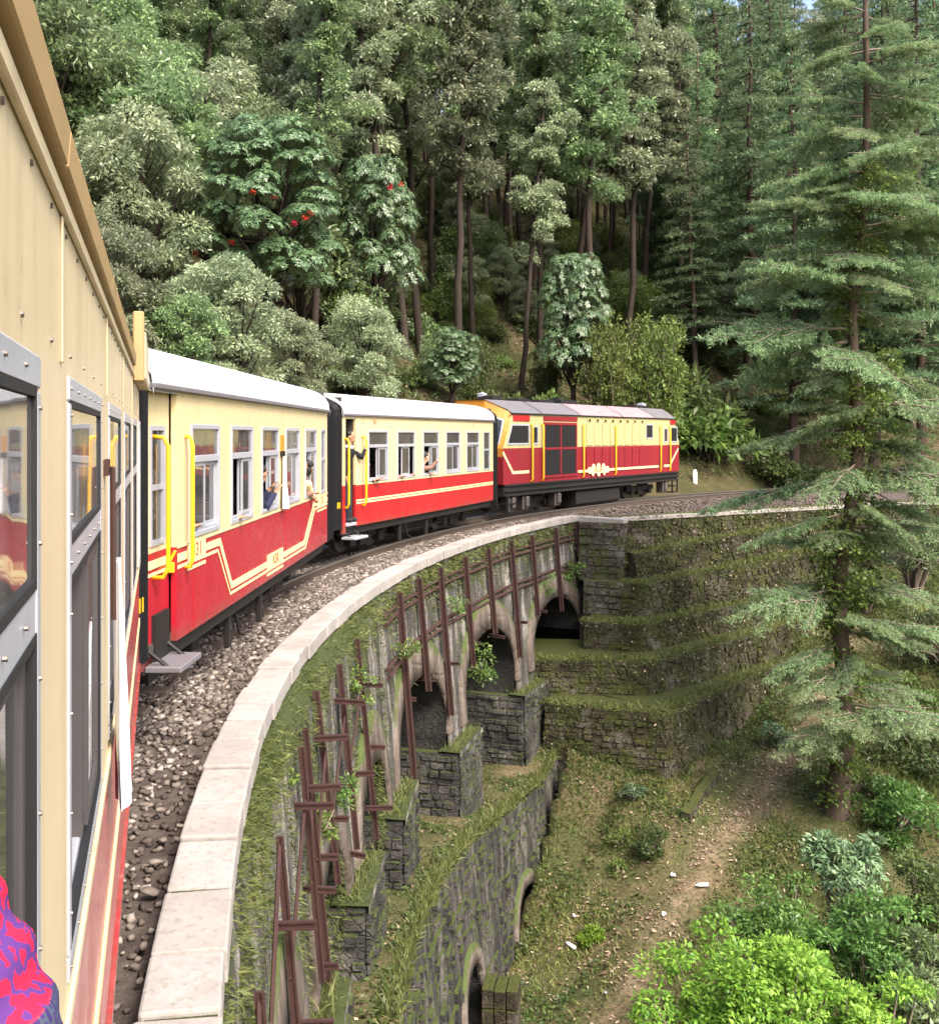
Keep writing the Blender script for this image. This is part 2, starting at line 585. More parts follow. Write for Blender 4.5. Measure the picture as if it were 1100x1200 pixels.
def gully_z(x, y):
    x = np.asarray(x, float); y = np.asarray(y, float)
    d = np.sqrt((x[..., None] - GP[:, 0]) ** 2 + (y[..., None] - GP[:, 1]) ** 2)
    z = (d ** 2 * np.log(d + 1e-9)) @ _tp[:-3] + _tp[-3] + _tp[-2] * x + _tp[-1] * y
    z = z + .10 * np.sin(x * 1.7 + .6 * y) * np.sin(y * 1.3 - .4 * x) + .05 * np.sin(3.9 * x + 1) * np.sin(4.3 * y)
    return z


def polar(x, y):
    return np.degrees(np.arctan2(y - CY, CX - x)), np.hypot(x - CX, y - CY)


def hill_z(x, y):
    x = np.asarray(x, float); y = np.asarray(y, float)
    phi, r = polar(x, y)
    q = np.maximum(r - 42.3, 0)
    z = 1.0 * (1 - np.exp(-q / 1.2)) + .56 * np.minimum(q, 52) + .30 * np.maximum(q - 52, 0) - .08
    z = z + (.9 * np.sin(phi * .23 + q * .11) + .5 * np.sin(phi * .61 - q * .3) + .3 * np.sin(x * .9) * np.sin(y * .8)) * np.minimum(q / 8, 1)
    return z


def ground_hit(x, y, fn, d0=6, d1=160):
    """where the line of sight through a picture point meets the ground"""
    d = np.linspace(d0, d1, 4000)
    X = (x - 550) / F * d; Z = CAMZ - (y - 510) / F * d
    under = Z < fn(X, d)
    i = int(np.argmax(under))
    return np.array((X[i], d[i], float(fn(X[i], d[i]))))


def ledge_top(phi):
    return np.interp(phi, [-20, 0, 4, 10, 16, 20, 24, 28], [-3.4, -3.4, -3.7, -4.3, -5.0, -5.25, -4.6, -4.4])


# gully
xs = np.concatenate([np.arange(-2, 14, .22), np.arange(14, 46, 1.0)])
ys = np.concatenate([np.arange(-6, 12, .8), np.arange(12, 38.5, .22)])
GX, GY = np.meshgrid(xs, ys, indexing='ij')
GZ = gully_z(GX, GY)
gphi, gr = polar(GX, GY)
lim = np.where(gphi < 24, 37.15, np.where(gphi < 29, 38.2, r_in(gphi) + .1))
GZ = np.where(gr > lim, np.minimum(GZ, np.where(gphi < 24, -7.9, -5.0)), GZ)
PATH = np.array([(1.2, 15.2), (2.4, 17.6), (3.6, 19.6), (5.0, 21.2), (6.6, 23.2), (8.4, 25.6), (9.8, 28.2), (10.8, 30.2)])
_pp = np.concatenate([np.linspace(PATH[i], PATH[i + 1], 12) for i in range(len(PATH) - 1)])


def path_dist(x, y):
    x = np.asarray(x); y = np.asarray(y)
    return np.sqrt(((x[..., None] - _pp[:, 0]) ** 2 + (y[..., None] - _pp[:, 1]) ** 2).min(-1))


gme = np_mesh('gully_ground', np.stack([GX, GY, GZ], -1).reshape(-1, 3), grid_faces(len(xs), len(ys)))
pdv = path_dist(GX, GY).ravel()
at = gme.attributes.new('path', 'FLOAT', 'POINT')
at.data.foreach_set('value', np.clip(1.15 - pdv / .45, 0, 1).astype(np.float32))
# the soil shows the trodden path
t = NT('gully_slope')
vp = t.coord('pos')
n1 = t.noise(vp, .9, 8, .65)
g1 = t.ramp(n1, [(.32, (.040, .055, .014)), (.48, (.070, .078, .026)), (.60, (.125, .100, .050)), (.74, (.19, .145, .09))])
g2 = t.ramp(t.noise(vp, 3, 8, .7), [(.3, (.13, .090, .055)), (.5, (.215, .155, .10)), (.7, (.32, .245, .17))])
pa = t.n('ShaderNodeAttribute', attribute_name='path')
pf = t.math('MULTIPLY', pa.outputs['Fac'], t.ramp(t.noise(vp, 2.4, 5), [(.3, .2), (.6, 1)]))
n2 = t.noise(vp, 14, 6, .7)
c = t.mix(pf, g1, g2)
n3 = t.noise(vp, 46, 4, .7)
c = t.mix(t.ramp(n2, [(.35, .8), (.58, 0)]), c, (.030, .028, .012))
c = t.mix(t.ramp(n3, [(.55, 0), (.70, .75)]), c, (.30, .24, .16))
c = t.mix(t.ramp(n3, [(.30, .8), (.45, 0)]), c, (.035, .045, .012))
t.bump(n2, .8, .06)
M['gully'] = t.set(c, .95, spec=.15)
o = finish('gully_ground', gme, M['gully'], smooth=True)
tag(o, kind='structure')

# hillside
ph = np.concatenate([np.arange(-60, 75, .9), np.arange(75, 130, 3)])
rr = np.concatenate([42.2 + np.arange(0, 14, .45), np.arange(56.5, 190, 2.2)])
PH, RR = np.meshgrid(ph, rr, indexing='ij')
HX, HY = CX - RR * np.cos(np.radians(PH)), CY + RR * np.sin(np.radians(PH))
HZ = hill_z(HX, HY)
o = finish('hillside', np_mesh('hillside', np.stack([HX, HY, HZ], -1).reshape(-1, 3), grid_faces(len(ph), len(rr))), M['hill'], smooth=True)
tag(o, kind='structure')
# wide base far below so that nothing ends in the air
mb = MB()
mb.box(-250, 250, -250, 250, -13.5, -12.5)
tag(mb.build('valley_floor', M['hill']), kind='structure')

# track bed
ph = np.arange(-40, 85, .5)
rows = []
prof_r = [0, .35, .8, 1.1, 1.6, 2.3, 2.9, 3.4, 3.9]
prof_z = [-.10, -.13, -.085, -.05, -.045, -.05, -.12, -.22, -.1]
for p in ph:
    ri = float(r_in(np.array(p)))
    base = 38.4
    row = []
    if ri < 38.3:
        for k in range(4):
            row.append(pol(p, ri + (base - ri) * k / 4, -.05 - .06 * k / 4))
    else:
        for k in range(4):
            row.append(pol(p, base - .0005 * (4 - k), -.10))
    for a, z in zip(prof_r, prof_z):
        row.append(pol(p, base + a, z))
    rows.append(row)
G = np.array(rows)
mb = MB()
add_grid(mb, G)
tag(mb.build('track_bed', M['ballast'], smooth=True), kind='structure')

# ================================================================ TRACK
track = thing('railway_track', 'narrow gauge railway track curving right across the viaduct under the train', 'railway track', tuple(pol(10, RT, 0)))
off = -pol(10, RT, 0)


def arc_bar(mb, r0, r1, z0, z1, p0, p1, step, m=0, shift=None):
    n = max(2, int(round((p1 - p0) / step)) + 1)
    b = []
    for p in np.linspace(p0, p1, n):
        b.append([pol(p, r0, z0), pol(p, r1, z0), pol(p, r1, z1), pol(p, r0, z1), pol(p, r0, z0)])
    G = np.array(b)
    if shift is not None: G = G + shift
    add_grid(mb, G, m=m)
    mb.f.append(tuple(len(mb.v) - 5 + k for k in range(4))); mb.m.append(m)
    mb.f.append(tuple(len(mb.v) - 5 * n + k for k in range(4))[::-1]); mb.m.append(m)


for s in (-1, 1):
    mb = MB()
    rc = RT + s * .405
    arc_bar(mb, rc - .055, rc + .055, -.02, -.004, -40, 80, 1.0, 0, off)
    arc_bar(mb, rc - .012, rc + .012, -.004, .07, -40, 80, 1.0, 0, off)
    arc_bar(mb, rc - .028, rc + .028, .07, .098, -40, 80, 1.0, 1, off)
    mb.build('rail', [M['rail'], M['rail_top']], track)
me = None
for i, p in enumerate(np.arange(-14, 62, 1.0)):
    if me is None:
        mb = MB(); mb.box(-.78, .78, -.1, .1, -.13, -.02)
        so = mb.build('sleeper', M['sleeper'], track, bevel=.012)
    else:
        so = so.copy(); COL.objects.link(so)
    me = so.data
    so.location = Vector(pol(p, RT, 0) + off)
    so.rotation_euler = (0, random.uniform(-.01, .01), -R(p) + random.uniform(-.02, .02))

# ballast stones
ico = bpy.data.meshes.new('tmp')
import bmesh
bm = bmesh.new(); bmesh.ops.create_icosphere(bm, subdivisions=1, radius=1)
bm.free()
IV = np.array([(x, y, z) for z in (-.75, .75) for y in (-.75, .75) for x in (-.75, .75)])
IF = np.array([(0, 2, 3, 1), (4, 5, 7, 6), (0, 1, 5, 4), (1, 3, 7, 5), (3, 2, 6, 7), (2, 0, 4, 6)])


def pebbles(P, size, flat=.75):
    n = len(P)
    k = len(IV)
    sc = size[:, None, None] * rng.uniform(.55, 1.4, (n, 1, 3)) * rng.uniform(.55, 1.25, (n, k, 3))
    V = IV[None] * sc
    # random rotations
    a, b, c = rng.uniform(0, 6.28, (3, n))
    ca, sa, cb, sb = np.cos(a), np.sin(a), np.cos(b), np.sin(b)
    Rz = np.zeros((n, 3, 3)); Rz[:, 0, 0] = ca; Rz[:, 0, 1] = -sa; Rz[:, 1, 0] = sa; Rz[:, 1, 1] = ca; Rz[:, 2, 2] = 1
    Rx = np.zeros((n, 3, 3)); Rx[:, 1, 1] = cb; Rx[:, 1, 2] = -sb; Rx[:, 2, 1] = sb; Rx[:, 2, 2] = cb; Rx[:, 0, 0] = 1
    V = np.einsum('nij,nkj->nki', Rz @ Rx, V)
    V[..., 2] *= flat
    V = V + P[:, None]
    Fq = (IF[None] + (np.arange(n) * k)[:, None, None]).reshape(-1, 4)
    return V.reshape(-1, 3), Fq, np.repeat(rng.uniform(0, 1, n) ** 1.1, len(IF))


def bed_z(dr):
    return np.interp(dr, prof_r, prof_z)


n = 30000
pp = -14 + 42 * rng.uniform(0, 1, n) ** .9
dr = rng.uniform(.12, 1.75, n)
keep = rng.uniform(0, 1, n) < np.where(dr < .42, .45, 1) * np.where((dr < .7) & (pp < -3), .7, 1)
pp, dr = pp[keep], dr[keep]
P = polv(pp, 38.4 + dr, bed_z(dr) + .012)
sz = rng.uniform(.020, .042, len(pp)) * np.interp(pp, [-8, 2], [.62, 1.0])
V1, F1, T1 = pebbles(P, sz)
n = 5000
pp = rng.uniform(27, 52, n)
ri = r_in(pp)
r = ri + .1 + rng.uniform(0, 1, n) * (39.6 - ri)
P = polv(pp, r, np.interp(r, [34, 38.4, 39.5], [-.04, -.09, -.05]) + .01)
V2, F2, T2 = pebbles(P, rng.uniform(.025, .05, n))
o = finish('ballast', np_mesh('ballast', np.r_[V1, V2], np.r_[F1, F2 + len(V1)], np.r_[T1, T2 * .5]), M['stone'])
tag(o, kind='stuff')
# bigger loose stones along the coping
edge_stones = [(190, 985, .11), (188, 950, .07), (176, 1045, .09), (205, 912, .09), (168, 1110, .06), (222, 865, .06), (163, 1150, .06), (182, 1010, .07)]
words = ['largest pale loose stone against the coping', 'flat loose stone just beyond the largest one beside the coping', 'loose stone nearer than the pale slab on the dark soil beside the train',
         'reddish loose stone at the end of the ballast by the coping', 'small loose stone in the dark soil strip under the near carriage', 'small angular stone tucked under the coping edge',
         'small stone nearest the camera in the soil strip', 'middle-sized stone touching the largest loose stone']
for (x, y, s), w in zip(edge_stones, words):
    d = F * 2.27 / (y - 510)
    p = px(x, y, d)
    V, Fq, T = pebbles(np.zeros((1, 3)), np.array([s * .5]), .6)
    o = finish('loose_stone', np_mesh('loose_stone', V, Fq, T * .3 + .55), M['stone'], bevel=.01)
    o.location = Vector(p)
    tag(o, w, 'stone', 'loose stones beside the coping')

# ================================================================ VIADUCT
via = thing('viaduct', 'curved stone arch viaduct carrying the train, with pale coping and rusty rail braces', 'viaduct', tuple(pol(10, 38.2, -5)))
VO = -np.array(via.location)


def vb(mb, name, mats, **kw):
    """link a collected world-space mesh as a part of the viaduct"""
    mb.v = [(v[0] + VO[0], v[1] + VO[1], v[2] + VO[2]) for v in mb.v]
    return mb.build(name, mats, via, **kw)


def face_r(z):
    return 38.27 + .075 * (z + .05)


def rough(p, amp):
    return amp * (nz(p, 1.1, 3) * .6 + nz(p, 3.1, 9) * .4)


OPEN = [(22.6, 27.6, -1.78, -2.85), (15.4, 20.7, -1.78, -2.85), (8.2, 13.5, -1.72, -2.75), (3.1, 6.4, -1.85, -2.7), (-1.6, 1.6, -1.75, -2.6), (-6.4, -3.2, -1.7, -2.55), (-11.2, -8.0, -1.7, -2.5)]
PIERS = [(20.7, 22.6, -3.5, -5.6), (13.5, 15.4, -3.38, -4.75), (6.4, 8.2, -2.88, -4.15), (1.6, 3.1, -2.62, -3.85), (-3.2, -1.6, -2.5, -3.6), (-8.0, -6.4, -2.4, -3.6)]


def arch_z(p, o):
    a, b, zc, zs = o
    u = np.clip((p - (a + b) / 2) / ((b - a) / 2), -1, 1)
    return zs + (zc - zs) * math.sqrt(max(0, 1 - u * u))


mb = MB()
ZT = -.045
segs = []
for o_ in OPEN:
    segs.append((o_[0], o_[1], lambda p, o_=o_: arch_z(p, o_)))
for q in PIERS:
    segs.append((q[0], q[1], lambda p, q=q: q[2] - .1))
segs.append((27.6, 29.2, lambda p: -5.0))
segs.append((-20, -11.2, lambda p: -4.5))
for a, b, fn in segs:
    n = max(6, int((b - a) / .22))
    G = []
    for p in np.linspace(a, b, n + 1):
        zb = fn(p)
        col = []
        for z in np.linspace(ZT, zb, 20):
            q = pol(p, face_r(z), z)
            dr = rough(q, .05)
            col.append(pol(p, face_r(z) + dr, z))
        G.append(col)
    add_grid(mb, np.array(G), flip=True)
vb(mb, 'wall_face', M['wall'], smooth=True)
# soffits of the arches and their inner sides
for o_ in OPEN:
    a, b, zc, zs = o_
    mb = MB()
    G = []
    for k in range(25):
        th = math.pi * k / 24
        p = (a + b) / 2 - (b - a) / 2 * math.cos(th)
        z = zs + (zc - zs) * math.sin(th)
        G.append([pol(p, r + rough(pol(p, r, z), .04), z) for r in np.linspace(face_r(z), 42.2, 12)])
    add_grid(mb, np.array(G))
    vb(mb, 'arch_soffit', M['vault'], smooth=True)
    # ring of dressed plaster round the opening, a little proud
    mb = MB()
    G = []
    for k in range(29):
        th = math.pi * (k - 2) / 24 if 2 <= k <= 26 else (0 if k < 2 else math.pi)
        pc = (a + b) / 2 - (b - a) / 2 * math.cos(th)
        zz = zs + (zc - zs) * math.sin(th)
        w = .62
        po = (a + b) / 2 - ((b - a) / 2 + math.degrees(w * .55 / 38)) * math.cos(th)
        zo = zs + (zc - zs + w) * math.sin(th)
        if k < 2: zz = zo = zs - .35 + .17 * k
        if k > 26: zz = zo = zs - .17 * (k - 26)
        row = []
        for uu, dr in ((0, .02), (0, -.045), (.5, -.05), (1, -.045), (1, .02)):
            p = pc + (po - pc) * uu; z = zz + (zo - zz) * uu
            row.append(pol(p, face_r(z) + dr + rough(pol(p, 38, z), .02), z))
        G.append(row)
    add_grid(mb, np.array(G), flip=True)
    vb(mb, 'arch_ring', M['ring'], smooth=True)


def rubble(mb, Pf, Nf, U, V, rowh=(.13, .22), wid=(.16, .42), proud=(.0, .045), gap=.012):
    v = 0
    while v < V - .05:
        h = min(random.uniform(*rowh), V - v)
        u = -random.uniform(0, .2)
        while u < U:
            w = random.uniform(*wid)
            u0, u1 = max(u, 0) + gap, min(u + w, U) - gap
            if u1 - u0 > .05:
                c = [(u0, v + gap), (u1, v + gap), (u1, v + h - gap), (u0, v + h - gap)]
                d = random.uniform(*proud)
                base, top = [], []
                for (a, b) in c:
                    p = np.array(Pf(a, b)); nn = np.array(Nf(a, b))
                    base.append(p - nn * .04)
                    a2 = a + ((u0 + u1) / 2 - a) * random.uniform(.03, .22)
                    b2 = b + (v + h / 2 - b) * random.uniform(.05, .25)
                    top.append(np.array(Pf(a2, b2)) + nn * (d + random.uniform(-.008, .008)))
                mb.add(base + top, [(4, 5, 6, 7), (0, 1, 5, 4), (1, 2, 6, 5), (2, 3, 7, 6), (3, 0, 4, 7)])
            u += w
        v += h


# piers: the shaft's sides inside the arches, and the wider base under each
for i, (a, b, zt, zb) in enumerate(PIERS):
    zs0 = [o_[3] for o_ in OPEN if abs(o_[1] - a) < .01]
    zs1 = [o_[3] for o_ in OPEN if abs(o_[0] - b) < .01]
    mb = MB()
    for p, zs, fl in ((a, zs0, False), (b, zs1, True)):
        zz = (zs[0] if zs else -2.5)
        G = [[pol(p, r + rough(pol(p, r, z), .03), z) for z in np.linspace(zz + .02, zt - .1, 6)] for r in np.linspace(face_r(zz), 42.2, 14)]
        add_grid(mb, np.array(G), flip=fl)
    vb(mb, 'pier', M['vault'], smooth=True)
    # base
    mb = MB()
    r0 = face_r(zt) - .22
    a2, b2 = a - .30, b + .30
    nb = 8
    zl = zb - .5
    # outer face
    G = [[pol(p, r0 - .05 * (zt - z) + rough(pol(p, r0, z), .06), z) for z in np.linspace(zt, zl, 10)] for p in np.linspace(a2, b2, nb)]
    add_grid(mb, np.array(G), flip=True)
    for p, fl in ((a2, False), (b2, True)):
        G = [[pol(p, r + rough(pol(p, r, z), .05), z) for z in np.linspace(zt, zl, 10)] for r in np.linspace(r0, 42.2, 14)]
        add_grid(mb, np.array(G), flip=fl)
    G = [[pol(p, r, zt + rough(pol(p, r, zt), .04)) for r in np.linspace(r0, 42.2, 12)] for p in np.linspace(a2, b2, 4)]
    add_grid(mb, np.array(G), flip=False)
    base = vb(mb, 'pier_base', M['pier'])
    # stones showing on the base
    mb = MB()
    A0 = pol(a2, r0, zt) * (1, 1, 0); rd = unit(pol(a2, 42, 0) - pol(a2, 38, 0)); tn = -unit(pol(a2 + .1, 38, 0) - pol(a2, 38, 0))
    rubble(mb, lambda u, v: A0 + rd * u + np.array((0, 0, zl + v)), lambda u, v: tn, 4.0, zt - zl - .02, rowh=(.09, .17), wid=(.11, .34), proud=(-.01, .06))
    B0 = pol(a2, r0 - .03, zt) * (1, 1, 0); B1 = pol(b2, r0 - .03, zt) * (1, 1, 0); bd = unit(B1 - B0)
    rubble(mb, lambda u, v: B0 + bd * u + np.array((0, 0, zl + v)), lambda u, v: -rd, float(np.linalg.norm(B1 - B0)), zt - zl - .02, rowh=(.09, .17), wid=(.1, .3), proud=(-.01, .05))
    mb.v = [(v[0] + VO[0], v[1] + VO[1], v[2] + VO[2]) for v in mb.v]
    so = mb.build('base_stones', M['pier'], base)
    so['kind'] = 'stuff'
    # cap slab on the front edge of the base
    mb = MB()
    G = [[pol(p, r, z) for r, z in ((r0 - .04, zt - .05), (r0 - .04, zt + .035), (r0 + .35, zt + .045))] for p in np.linspace(a2 - .05, b2 + .05, 6)]
    add_grid(mb, np.array(G), flip=True)
    mb.v = [(v[0] + VO[0], v[1] + VO[1], v[2] + VO[2]) for v in mb.v]
    mb.build('base_cap', M['wall'], base)

# coping stones, one by one
p = -16.0
while p < 28.15:
    w = random.uniform(.72, 1.02)
    p1 = min(p + w, 28.2)
    g = .025
    mb = MB()
    h = random.uniform(-.008, .008)
    ro, ri_ = 38.22 + random.uniform(-.012, .012), 38.52 + random.uniform(-.012, .012)
    pm = (p + p1) / 2
    top, bot = [], []
    for q in (p + g, pm, p1 - g):
        top += [pol(q, ro, .10 + h + random.uniform(-.004, .004)), pol(q, ri_, .10 + h + random.uniform(-.004, .004))]
        bot += [pol(q, ro, -.05), pol(q, ri_, -.05)]
    mb.add(top + bot, [(0, 1, 3, 2), (2, 3, 5, 4), (0, 2, 8, 6), (2, 4, 10, 8), (1, 7, 9, 3), (3, 9, 11, 5), (0, 6, 7, 1), (4, 5, 11, 10)])
    mb.f = [f[::-1] for f in mb.f]
    vb(mb, 'coping_stone', M['coping'], bevel=.014, seg=2)
    p = p1
# mortar under the joints
mb = MB()
arc_bar(mb, 38.24, 38.50, -.06, .078, -16, 28.2, .5)
vb(mb, 'coping_bed', M['wall'])

# pilaster where the arches meet the hillside walls
for (x0, y0, x1, y1, zt, zb) in ((2.82, 27.56, 3.84, 27.1, -.05, -1.55), (2.9, 27.2, 4.02, 26.62, -1.5, -2.5), (2.85, 26.6, 4.12, 26.0, -2.45, -5.2)):
    P0 = np.array((x0, y0, 0.)); P1 = np.array((x1, y1, 0.)); u = unit(P1 - P0); nn = np.array((u[1], -u[0], 0))
    L = float(np.linalg.norm(P1 - P0))
    bk = -nn * 1.6
    mb = MB()
    V = [P0 + (0, 0, zb), P1 + (0, 0, zb), P1 + bk + (0, 0, zb), P0 + bk + (0, 0, zb), P0 + (0, 0, zt), P1 + (0, 0, zt), P1 + bk + (0, 0, zt), P0 + bk + (0, 0, zt)]
    mb.hexa(V)
    pil = vb(mb, 'pilaster', M['rubble'])
    mb = MB()
    rubble(mb, lambda a, b: P0 + u * a + np.array((0, 0, zb + b)), lambda a, b: nn, L, zt - zb, proud=(.01, .07))
    rubble(mb, lambda a, b: P1 - nn * a + np.array((0, 0, zb + b)), lambda a, b: u, 1.5, zt - zb, proud=(.01, .06))
    for i in range(0, len(mb.v), 8):               # every stone is a part of its own
        one = MB()
        c_ = np.mean(np.array(mb.v[i:i + 8]), 0)
        one.add([np.array(q) - c_ for q in mb.v[i:i + 8]], [(4, 5, 6, 7), (0, 1, 5, 4), (1, 2, 6, 5), (2, 3, 7, 6), (3, 0, 4, 7)])
        so = one.build('stone', M['rubble'], pil)
        so.location = Vector(c_) + Vector(VO)
mb = MB()
a = np.array((2.84, 27.62, 0)); b = np.array((3.9, 27.05, 0)); bk = np.array((.16, .28, 0))
mb.hexa([a + (0, 0, -.05), b + (0, 0, -.05), b + bk + (0, 0, -.05), a + bk + (0, 0, -.05), a + (0, 0, .10), b + (0, 0, .06), b + bk + (0, 0, .06), a + bk + (0, 0, .10)])
vb(mb, 'coping_stone', M['coping'], bevel=.012)

# lower tier: battered wall with two small arches below a grassy ledge
LOW = [(15.7, 18.1, -6.62, -7.2), (8.5, 10.9, -5.95, -6.5), (1.5, 3.8, -5.3, -5.9)]


def low_r(p, z):
    return 37.3 + .10 * (z - ledge_top(p))


mb = MB()
edges = sorted([-18.0, 24.0] + [e for l in LOW for e in l[:2]])
for a, b in zip(edges[:-1], edges[1:]):
    op = [l for l in LOW if abs(l[0] - a) < .01]
    G = []
    for p in np.linspace(a, b, max(8, int((b - a) / .3))):
        z0 = float(ledge_top(p)); z1 = arch_z(p, op[0]) if op else -9.0
        G.append([pol(p, low_r(p, z) + rough(pol(p, 37, z), .09), z) for z in np.linspace(z0, z1, 16)])
    add_grid(mb, np.array(G), flip=True)
vb(mb, 'lower_wall', M['lowwall'], smooth=True)
mb = MB()
z = .0
while z < 4.2:
    h = random.uniform(.10, .19)
    p = -6.0
    while p < 23.5:
        w = math.degrees(random.uniform(.12, .42) / 37)
        pm = p + w / 2
        z1 = float(ledge_top(pm)) - z; z0 = z1 - h
        inside = any(l[0] - .75 < pm < l[1] + .75 and z0 < arch_z(min(max(pm, l[0]), l[1]), l) + .38 for l in LOW)
        if not inside and random.random() < .82:
            d_ = random.uniform(-.02, .06); g_ = .1 * w; j = random.uniform(0, .02)
            base = [pol(q, low_r(q, zz) + .05, zz) for q, zz in ((p + g_, z0 + .01), (p + w - g_, z0 + .01), (p + w - g_, z1 - .01), (p + g_, z1 - .01))]
            top = [pol(q, low_r(q, zz) - d_ - random.uniform(0, .015), zz) for q, zz in ((p + 1.6 * g_, z0 + .02 + j), (p + w - 1.6 * g_, z0 + .02), (p + w - 1.6 * g_, z1 - .02), (p + 1.6 * g_, z1 - .02 - j))]
            mb.add(base + top, [(7, 6, 5, 4), (4, 5, 1, 0), (5, 6, 2, 1), (6, 7, 3, 2), (7, 4, 0, 3)])
            mb.f[-5:] = [f[::-1] for f in mb.f[-5:]]
        p += w
    z += h
so = vb(mb, 'lower_wall_stones', M['lowwall'])
so['kind'] = 'stuff'
for l in LOW:
    a, b, zc, zs = l
    mb = MB()
    G = []
    for k in range(-1, 18):
        th = math.pi * min(max(k, 0), 16) / 16
        q = (a + b) / 2 - (b - a) / 2 * math.cos(th); z = zs + (zc - zs) * math.sin(th)
        if k in (-1, 17): z = -9
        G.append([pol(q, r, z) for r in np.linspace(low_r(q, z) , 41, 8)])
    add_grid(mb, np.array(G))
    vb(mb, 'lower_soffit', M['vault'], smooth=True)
    mb = MB(); G = []
    for k in range(-1, 22):
        th = math.pi * min(max(k, 0), 20) / 20
        row = []
        for w, dr in ((0, .03), (0, -.06), (.30, -.06), (.30, .03)):
            q = (a + b) / 2 - ((b - a) / 2 + math.degrees(w * .7 / 37)) * math.cos(th)
            z = zs + (zc - zs + w) * math.sin(th)
            if k in (-1, 21): z = -9
            row.append(pol(q, low_r(q, z) + dr, z))
        G.append(row)
    add_grid(mb, np.array(G), flip=True)
    vb(mb, 'lower_arch_ring', M['ring'], smooth=True)

# grassy ledge between the tiers and the bank under the arches
ph = np.arange(-18, 42, .35)
G = []
for p in ph:
    z0 = float(ledge_top(p))
    row = []
    for r in np.concatenate([[37.28], np.linspace(37.34, 39.5, 12), np.linspace(39.9, 42.4, 8)]):
        z = z0 + .05 + .10 * min(1, (r - 37.2) / .5) + max(0, r - 39.8) ** 1.3 * 1.15 + rough(pol(p, r, 0), .14)
        row.append(pol(p, r, z))
    G.append(row)
mb = MB(); add_grid(mb, np.array(G))
tag(mb.build('grassy_ledge', M['gully'], smooth=True), kind='structure')

# old rails bracing the wall
def phi_at(x, r):
    k = (x - 550) / F
    A = 1 + k * k; B = -2 * (CX * k + CY); Cc = CX * CX + CY * CY - r * r
    s = B * B - 4 * A * Cc
    if s < 0: return None
    d = (-B + math.sqrt(s)) / (2 * A)
    return math.degrees(math.atan2(d - CY, CX - k * d)), d


def rail_bar(mb, A, B, w=.05, side=(0, 0, 1)):
    """an old flat-bottomed rail: foot, web and head"""
    A = np.array(A, float); B = np.array(B, float)
    t_ = unit(B - A); s_ = unit(np.cross(t_, np.array(side, float))); n_ = np.cross(s_, t_)
    for (x0, x1, y0, y1) in ((-.6, .6, -.1, .12), (-.16, .16, .12, .8), (-.38, .38, .8, 1.15)):
        c = [A + s_ * x * w * 1.6 + n_ * y * w * 1.6 for x, y in ((x0, y0), (x1, y0), (x1, y1), (x0, y1))]
        e = [q + (B - A) for q in c]
        mb.add(c + e, [(0, 3, 2, 1), (4, 5, 6, 7), (0, 1, 5, 4), (1, 2, 6, 5), (2, 3, 7, 6), (3, 0, 4, 7)])


UP = [(676, -.10, -.95), (652, -.1, -2.15), (624, -.14, -2.0), (600, -.14, -2.7), (573, -.14, -1.9), (546, -.15, -2.3), (517, -.15, -2.75), (492, -.15, -2.0), (469, -.2, -3.1), (406, -.22, -2.6), (382, -.24, -2.2), (356, -.2, -2.0), (335, -.25, -2.4)]
ups = []
for x, z0, z1 in UP:
    q = phi_at(x, 38.15)
    if q: ups.append((q[0], z0, z1))
for i, p in enumerate((-2.2, -4.6, -7.2, -9.6)):
    ups.append((p, -.3 - .12 * (i % 3), -2.2 - .2 * (i % 2)))
inner = lambda p: unit(np.array((CX, CY, 0)) - pol(p, 1, 0))
for p, z0, z1 in ups:
    mb = MB()
    inn = unit(pol(p, 37, 0) - pol(p, 38, 0))
    A = pol(p, face_r(z0) - .06, z0); B = pol(p + random.uniform(-.05, .05), face_r(z1) - .08, z1)
    rail_bar(mb, A, B,   .046 if p > 7 else (.030 if p > -1 else .025), inn)
    vb(mb, 'iron_post', M['rust'])
for z in (-.38, -1.12):
    for dz in (0, -.11):
        prev = None
        pts = np.linspace(7.6, 27.2, 9)
        for a, b in zip(pts[:-1], pts[1:]):
            mb = MB()
            n = 4
            path = [pol(q, face_r(z) - .03 - (.02 if dz else 0), z + dz + .01 * math.sin(q)) for q in np.linspace(a, b + .2, n)]
            mb.tube(path, .032, 6)
            vb(mb, 'iron_waling', M['rust'])
stub_spots = []
for i, (p, z0, z1) in enumerate(ups):
    near = p < 6
    for k, z in enumerate(np.arange(z0 - .45, z1 - .1, -.8 if near else -1.3)):
        if not near and (z < -2.6 or k == 0): continue
        stub_spots.append((p + (.25 if k % 2 else -.2), z + random.uniform(-.1, .1), near))
for p, z, near in stub_spots:
    mb = MB()
    L = random.uniform(.18, .34) if near else random.uniform(.18, .3)
    A = pol(p, face_r(z) + .1, z); B = pol(p + random.uniform(-.1, .1), face_r(z) - L, z + random.uniform(-.03, .03))
    rail_bar(mb, A, B, .026 if near else .030, (0, 0, 1))
    vb(mb, 'iron_stub', M['rust'])
nearp = [u for u in ups if u[0] < 6]
nearp.sort()
for (p, a, b), (q, c, d) in zip(nearp[:-1], nearp[1:]):
    for k in range(1):
        z = -1.0 - .9 * k + random.uniform(-.2, .2)
        mb = MB()
        mb.tube([pol(p, face_r(z) - .10, z - .28), pol(q, face_r(z) - .05, z + .35)], .014, 6)
        vb(mb, 'iron_brace', M['rust'])

# ================================================================ TERRACE WALLS
def resample(pts, step):
    pts = np.array(pts, float)
    seg = np.linalg.norm(np.diff(pts[:, :2], axis=0), axis=1)
    s = np.r_[0, np.cumsum(seg)]
    n = max(2, int(s[-1] / step) + 1)
    u = np.linspace(0, s[-1], n)
    return np.stack([np.interp(u, s, pts[:, i]) for i in range(3)], -1)


